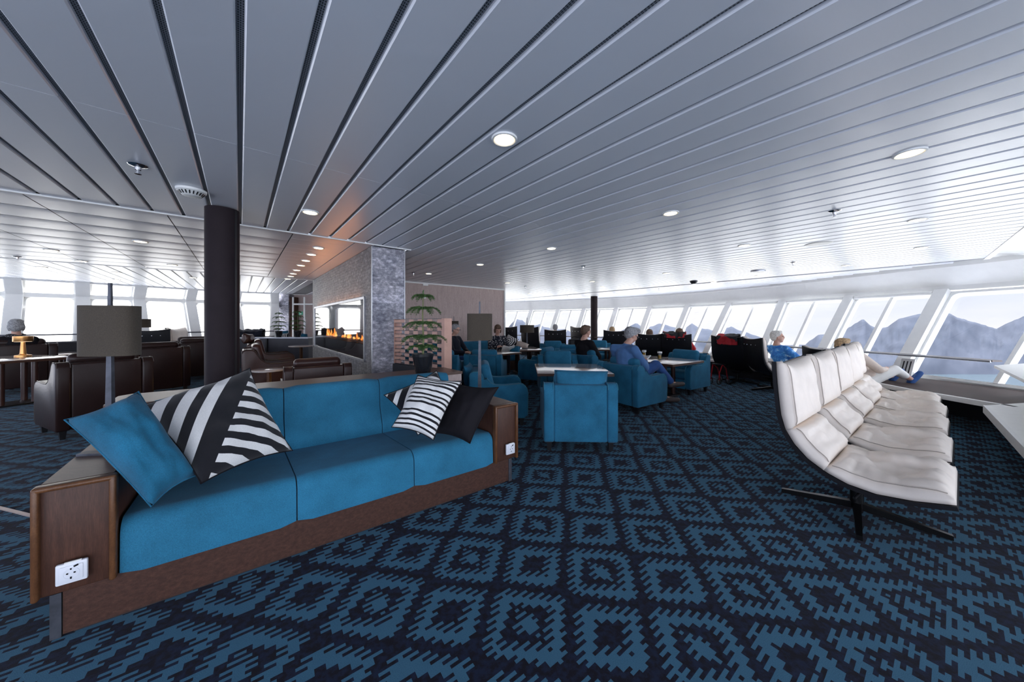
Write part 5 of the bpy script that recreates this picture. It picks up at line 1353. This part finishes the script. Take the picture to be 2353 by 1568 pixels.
# ================================================================== SMALL THINGS
def glass_beer(x, y, z, lab, fill):
    root = empty('beer_glass', (x, y, z)); tag(root, lab, 'glass', 'beer glasses on the pale table')
    b = MB(); b.lathe([(.031, 0), (.034, .01), (.040, .155), (.0385, .155), (.033, .012), (.001, .010)], n=24); b.build('tumbler', M['tumbler'], root)
    b = MB(); b.lathe([(.001, .012), (.0325, .013), (.0325+.006*fill/.15, .012+fill), (.001, .012+fill)], n=24); b.build('beer', M['beer'], root)
    b = MB(); b.lathe([(.001, .012+fill), (.0325+.006*fill/.15, .012+fill), (.0325+.0065*fill/.15, .022+fill), (.001, .022+fill)], n=24); b.build('froth', M['foam'], root)
    b = MB(); b.lathe([(.0395, .11), (.0400, .11), (.0405, .14), (.040, .14)], n=24); b.build('printed_band', M['white'], root)
    c = MB(); c.cyl((x+.03, y-.02, z-.0005), .055, .004, 28); o = c.build('coaster', M['black']); tag(o, 'dark round coaster under the beer glass '+('nearer the reading man' if fill > .07 else 'nearer the table edge'), 'coaster')
M['tumbler'] = glassm('tumbler_glass', (.93, .95, .96), .2)
for px, fill, lab in ((1480, .085, 'beer glass half full, the one nearer the reading man'), (1516, .065, 'beer glass nearly drunk, the one nearer the table edge')):
    p = onz(px, 822 if px < 1500 else 826, .634); glass_beer(p.x, p.y, .634, lab, fill)
# brass cordless lamp
bl = empty('cordless_lamp', onz(53, 820, .74)); tag(bl, 'small brushed brass cordless lamp on the large left table', 'lamp')
b = MB(); b.lathe([(.084, 0), (.086, .002), (.086, .024), (.080, .027), (.045, .034), (.034, .046)], n=36); b.build('base', M['brass'], bl)
b = MB(); b.lathe([(.034, .045), (.021, .25)], n=24); b.build('stem', M['brass'], bl)
b = MB(); b.lathe([(.03, .250), (.099, .250), (.100, .252), (.100, .338), (.098, .340), (.001, .340)], n=40); b.build('lamp_head', M['brass'], bl)
b = MB(); b.lathe([(.001, .247), (.085, .247), (.088, .250)], n=32); b.build('diffuser', emis('warm_diffuser', (1, .8, .55), 1.5), bl)
# books
def book(c, phi, tilt, lab, w=.15, h=.21, op=True):
    root = empty('open_book', c, ang(phi)); tag(root, lab, 'book')
    b = MB()
    for sx in (-1, 1):
        R = Matrix.Rotation(math.radians(tilt), 4, 'X') @ Matrix.Rotation(sx*math.radians(-14), 4, 'Y'); b.box((sx*w/2, 0, .006), (w, h, .012), R)
    b.build('pages', M['paper'], root, smooth=False)
    b = MB()
    for sx in (-1, 1):
        R = Matrix.Rotation(math.radians(tilt), 4, 'X') @ Matrix.Rotation(sx*math.radians(-14), 4, 'Y'); b.box((sx*w/2, 0, -.003), (w+.006, h+.008, .004), R)
    b.build('cover', M['paper'], root, smooth=False)
book(at(1168, 803, 7.86), 165, 35, 'open white book in the hands of the woman in the polka dot blouse')
book(Vector((1.86, 5.08, 0))+rotv((0, .34, .72), 56), 56, 30, 'open booklet on the lap of the reading man in jeans', .08, .14)
# bench pillows
pillow('throw_pillow', [at(1152, 795, 8.5), at(1172, 806, 8.35), at(1192, 780, 8.5), at(1168, 768, 8.7)], .09, M['diam'], 'black and white pillow with diamond rings beside the woman on the bench', n=14)
pillow('throw_pillow', [at(1184, 796, 8.4), at(1212, 800, 8.2), at(1216, 792, 8.3), at(1188, 783, 8.5)], .08, M['creamc'], 'cream pillow at the right end of the wall bench', n=14)
pillow('throw_pillow', [at(1168, 812, 7.9), at(1194, 813, 7.8), at(1197, 797, 8.0), at(1176, 798, 8.1)], .08, M['bluep'], 'teal pillow in front of the cream one on the wall bench', n=14)
pillow('throw_pillow', [at(1008, 806, 7.9), at(1050, 806, 7.7), at(1046, 776, 7.8), at(1014, 776, 8.)], .10, M['vert'], 'black and white broad striped pillow left of the man in glasses', n=14)
pillow('back_pillow', [at(1280, 862, 3.34), at(1400, 862, 3.34), at(1401, 850, 3.36), at(1280, 847, 3.36)][:0] or [Vector((.45, 3.42, .46)), Vector((.98, 3.40, .46)), Vector((.985, 3.36, .80)), Vector((.44, 3.38, .81))], .075, M['blue'], 'teal back pillow standing proud of the nearest armchair', n=16, pinch=.03)
pillow('back_pillow', [Vector((-.56, 4.22, .42)), Vector((-.52, 4.62, .42)), Vector((-.60, 4.64, .74)), Vector((-.62, 4.20, .74))], .07, M['blue'], 'teal pillow propped in the profile armchair behind the lamp stem', n=14)
pillow('back_pillow', [Vector((-1.6, 6.36, .50)), Vector((-1.15, 6.34, .50)), Vector((-1.16, 6.30, .78)), Vector((-1.6, 6.32, .78))], .07, M['blue'], 'teal pillow in the armchair behind the lattice screen', n=14)
pillow('back_pillow', [Vector((.60, 6.17, .42)), Vector((1.12, 6.17, .42)), Vector((1.12, 6.24, .70)), Vector((.60, 6.24, .70))], .07, M['blue'], 'teal pillow in the armchair facing the camera', n=14)
pillow('back_pillow', [Vector((3.38, 6.62, .42)), Vector((3.66, 6.16, .42)), Vector((3.70, 6.18, .72)), Vector((3.42, 6.64, .72))], .06, M['blue'], 'teal pillow in the empty armchair by the drinks table', n=14)
# handbag
p = at(1321, 742, 8.4); hb_ = empty('handbag', (p.x, p.y, .661), .2); tag(hb_, 'black handbag standing on the small round table', 'handbag')
b = MB(); b.rbox((0, 0, .11), (.34, .16, .22), .05, 4); b.build('bag_body', M['shell'], hb_)
b = MB(); b.tube([(.10*math.cos(a), 0, .20+.09*math.sin(a)) for a in [PI*k/10 for k in range(11)]], .009, 6); b.build('handle', M['shell'], hb_)
# wheeled walker
wk = empty('wheeled_walker', at(1644, 742, 6.9).to_2d().to_3d(), ang(60)); wk.scale = (.8, .8, .8); tag(wk, 'red-framed wheeled walker parked left of the lounger with the jacket', 'walker')
for x, y in ((-.09, -.05), (.09, .0), (-.09, .42), (.09, .42)):
    b = MB(); b.tube([(x, y+.085*math.cos(a), .09+.085*math.sin(a)) for a in [2*PI*k/22 for k in range(22)]], .014, 8, True); w_ = b.build('wheel', M['rubber'], wk)
    b = MB(); b.rod((x-.012, y, .09), (x+.012, y, .09), .035, n=14)
    for k in range(5): a = 2*PI*k/5; b.bar((x, y, .09), (x, y+.075*math.cos(a), .09+.075*math.sin(a)), .008, .012)
    b.build('hub', M['steel'], w_)
b = MB()
for sx in (-1, 1):
    b.tube([(sx*.09, -.05 if sx < 0 else 0, .09), (sx*.10, 0, .30), (sx*.12, .10, .52)], .014, 8); b.tube([(sx*.09, .42, .09), (sx*.11, .30, .40), (sx*.12, .10, .52)], .014, 8)
b.build('frame', M['red'], wk)
b = MB(); b.rbox((0, .16, .52), (.26, .22, .03), .01, 2); b.build('seat', M['black'], wk)
# folded chair slats at the window on the right

# ================================================================== CEILING FITTINGS
def downlight():
    root = empty('downlight'); root['category'] = 'light'
    b = MB(); b.lathe([(.050, -.002), (.060, -.008), (.068, -.006), (.070, .002), (.050, .002)], n=32); b.build('trim_ring', M['white'], root)
    b = MB(); b.lathe([(.001, -.004), (.030, -.0042), (.051, -.006)], n=28); b.build('reflector', M['lamp_on'], root)
    return root
dl = downlight()
DL = [(1159,320,'nearest round downlight, above the middle of the room'),(2090,352,'large-looking downlight at the upper right'),(713,488,'downlight on the dark panels right of the thick pillar'),
 (1541,490,'downlight in the middle of the white strips, above the reading man'),(2109,505,'downlight near the right ceiling edge, second from the corner'),(1267,571,'downlight right of the slate block, second one'),
 (1103,608,'downlight close above the wood wall'),(1710,564,'downlight left of the round ceiling speaker'),(2117,569,'small downlight closest to the white ceiling corner'),(985,629,'downlight just right of the slate block, next to the sprinkler'),
 (1945,610,'downlight above the mountain windows right of the flat detector'),(1742,634,'downlight just below the flat detector')]
for x, y, lab in DL: p = onz(x, y, CZ-.002); place(dl, p, 0, lab, 'main downlights')
for x, y, w_ in ((1531,628,'above the empty armchair'),(1640,648,'nearest above the draped jacket'),(1384,659,'just right of the slim pillar'),(1361,647,'right over the slim pillar'),(1217,675,'above the drum shade lamp'),(1544,663,'lowest, above the bundled jacket'),(1166,650,'by the wood wall corner')): p = onz(x, y, CZ-.002); place(dl, p, 0, 'tiny far ceiling downlight '+w_, 'far downlights')
for x, y, lab in ((323,555,'downlight on the ribbed panels left of the thick pillar'),(118,575,'downlight on the ribbed panels at the far left'),(187,600,'second row downlight at the far left'),(396,609,'downlight on the ribbed panels just left of the pillar')): p = onz(x, y, CZ-.002); place(dl, p, 0, lab, 'left downlights')
for x, y, w_ in ((96,614,'farthest left'),(268,626,'above the near lamp'),(443,638,'close to the thick pillar'),(268,643,'lowest, close to the windows above the near lamp')): p = onz(x, y, CZ-.002); place(dl, p, 0, 'faint downlight before the left windows, '+w_, 'left window downlights')
for q, (x, y) in enumerate(((732,570),(716,585),(703,599),(692,610),(682,621),(674,629),(668,635),(661,641))): p = onz(x, y, CZ-.002); place(dl, p, 0, '%s downlight of the glowing row along the slate fireplace, counted from the camera' % ['first','second','third','fourth','fifth','sixth','seventh','last'][q], 'fireplace row downlights')
def sprinkler():
    root = empty('sprinkler'); root['category'] = 'sprinkler'
    b = MB(); b.lathe([(.046, 0), (.040, -.006), (.016, -.012), (.014, -.03)][::-1], n=24); b.build('rosette', M['chrome'], root)
    b = MB(); b.lathe([(.009, -.052), (.009, -.028)], n=12); b.lathe([(.016, -.056), (.016, -.053)], n=16); b.build('nozzle', M['chrome'], root); return root
spk = sprinkler()
for x, y, lab in ((317,380,'chrome sprinkler on the dark panels left of the smoke detector'),(1918,485,'chrome sprinkler on the white strips at the right'),(950,627,'sprinkler beside the slate block'),(1340,612,'sprinkler between two downlights above the armchairs'),(40,590,'sprinkler at the far left on the ribbed panels'),(1822,603,'small sprinkler right of the flat detector')): p = onz(x, y, CZ-.001); place(spk, p, 0, lab, 'sprinklers')
for x, y, w_ in ((1207,658,'upper one above the drum shade lamp'),(1304,680,'left of the slim pillar'),(1514,664,'right of the slim pillar'),(1206,688,'lower one above the drum shade lamp')): p = onz(x, y, CZ-.001); place(spk, p, 0, 'tiny far sprinkler, '+w_, 'far sprinklers')
p = onz(440, 436, CZ); sd = empty('smoke_detector', p); tag(sd, 'white vented smoke detector beside the thick pillar', 'detector')
b = MB(); b.lathe([(.035, -.052), (.055, -.046), (.075, -.022), (.085, -.018), (.088, -.002)], n=40); b.build('housing', M['white'], sd)
for k in range(20):
    a = 2*PI*k/20; b = MB(); b.bar((.058*math.cos(a), .058*math.sin(a), -.044), (.074*math.cos(a), .074*math.sin(a), -.025), .007, .004); b.build('vent_slot', M['black'], sd, smooth=False)
def disc(x, y, r, label, nm, mat='white', h=.006):
    p = onz(x, y, CZ); root = empty(nm, p); tag(root, label, 'speaker' if 'speaker' in nm else 'detector')
    b = MB(); b.lathe([(r*.8, -h-.002), (r*.96, -h), (r, -.001)], n=40); b.build('rim', M[mat], root)
    b = MB(); b.lathe([(.001, -h-.004), (r*.8, -h-.0025), (r*.8, -h)], n=40); b.build('grille', M['fascia'] if mat == 'white' else M['black'], root)
disc(1881, 560, .135, 'flat round ceiling speaker on the white strips at the right', 'ceiling_speaker'); disc(1180, 619, .10, 'round ceiling speaker above the wood wall corner', 'ceiling_speaker')
disc(1742, 622, .12, 'flat grey detector on the ceiling before the mountain windows', 'ceiling_detector', 'steel', .03)
p = onz(1594, 646, CZ); b = MB(); b.lathe([(.001, -.08), (.05, -.07), (.08, -.03), (.085, 0)], (0, 0, 0), 28); o = b.build('camera_dome', M['black'], loc=p); tag(o, 'dark dome camera under the ceiling before the mountain windows', 'camera')
# devices on the wood wall
def onwall(px, py):    # centre wall lies at u = 7.70
    r_ = (px-CX)/F; Y = 7.70/(UD.x*r_+UD.y); return Vector((r_*Y, Y, EYE-(py-YH)/F*Y))
for px, py, w_, h_, nm, lab in ((977, 653, .14, .09, 'alarm_unit', 'white alarm unit high on the wood wall'), (974, 683, .09, .07, 'wall_switch', 'small cream switch plate on the wood wall behind the pine')):
    p = onwall(px, py); b = MB(); T = Matrix.Translation(p) @ Matrix.Rotation(math.radians(39.8), 4, 'Z'); b.rbox((0, -.015, 0), (w_, .03, h_), .006, 2, T); o = b.build(nm, M['white']); tag(o, lab, 'alarm' if 'alarm' in nm else 'switch')
    if 'alarm' in nm: b = MB(); b.box((.04, -.033, .015), (.022, .004, .028), T); b.build('red_lens', M['red'], o, smooth=False)
# slotted white plate leaning at a window post, right
p = at(2083, 846, 5.55); b = MB(); T = Matrix.Translation(p) @ Matrix.Rotation(math.radians(-70), 4, 'Z') @ Matrix.Rotation(math.radians(-28), 4, 'X')
b.rbox((0, 0, 0), (.16, .03, .34), .008, 2, T); vp = b.build('vent_plate', M['white']); tag(vp, 'slotted white vent plate leaning at the window post by the blue shoes', 'vent')
for k in (-1, 0, 1):
    b = MB(); b.box((k*.04, -.016, 0), (.014, .004, .24), T); b.build('slot', M['black'], vp, smooth=False)
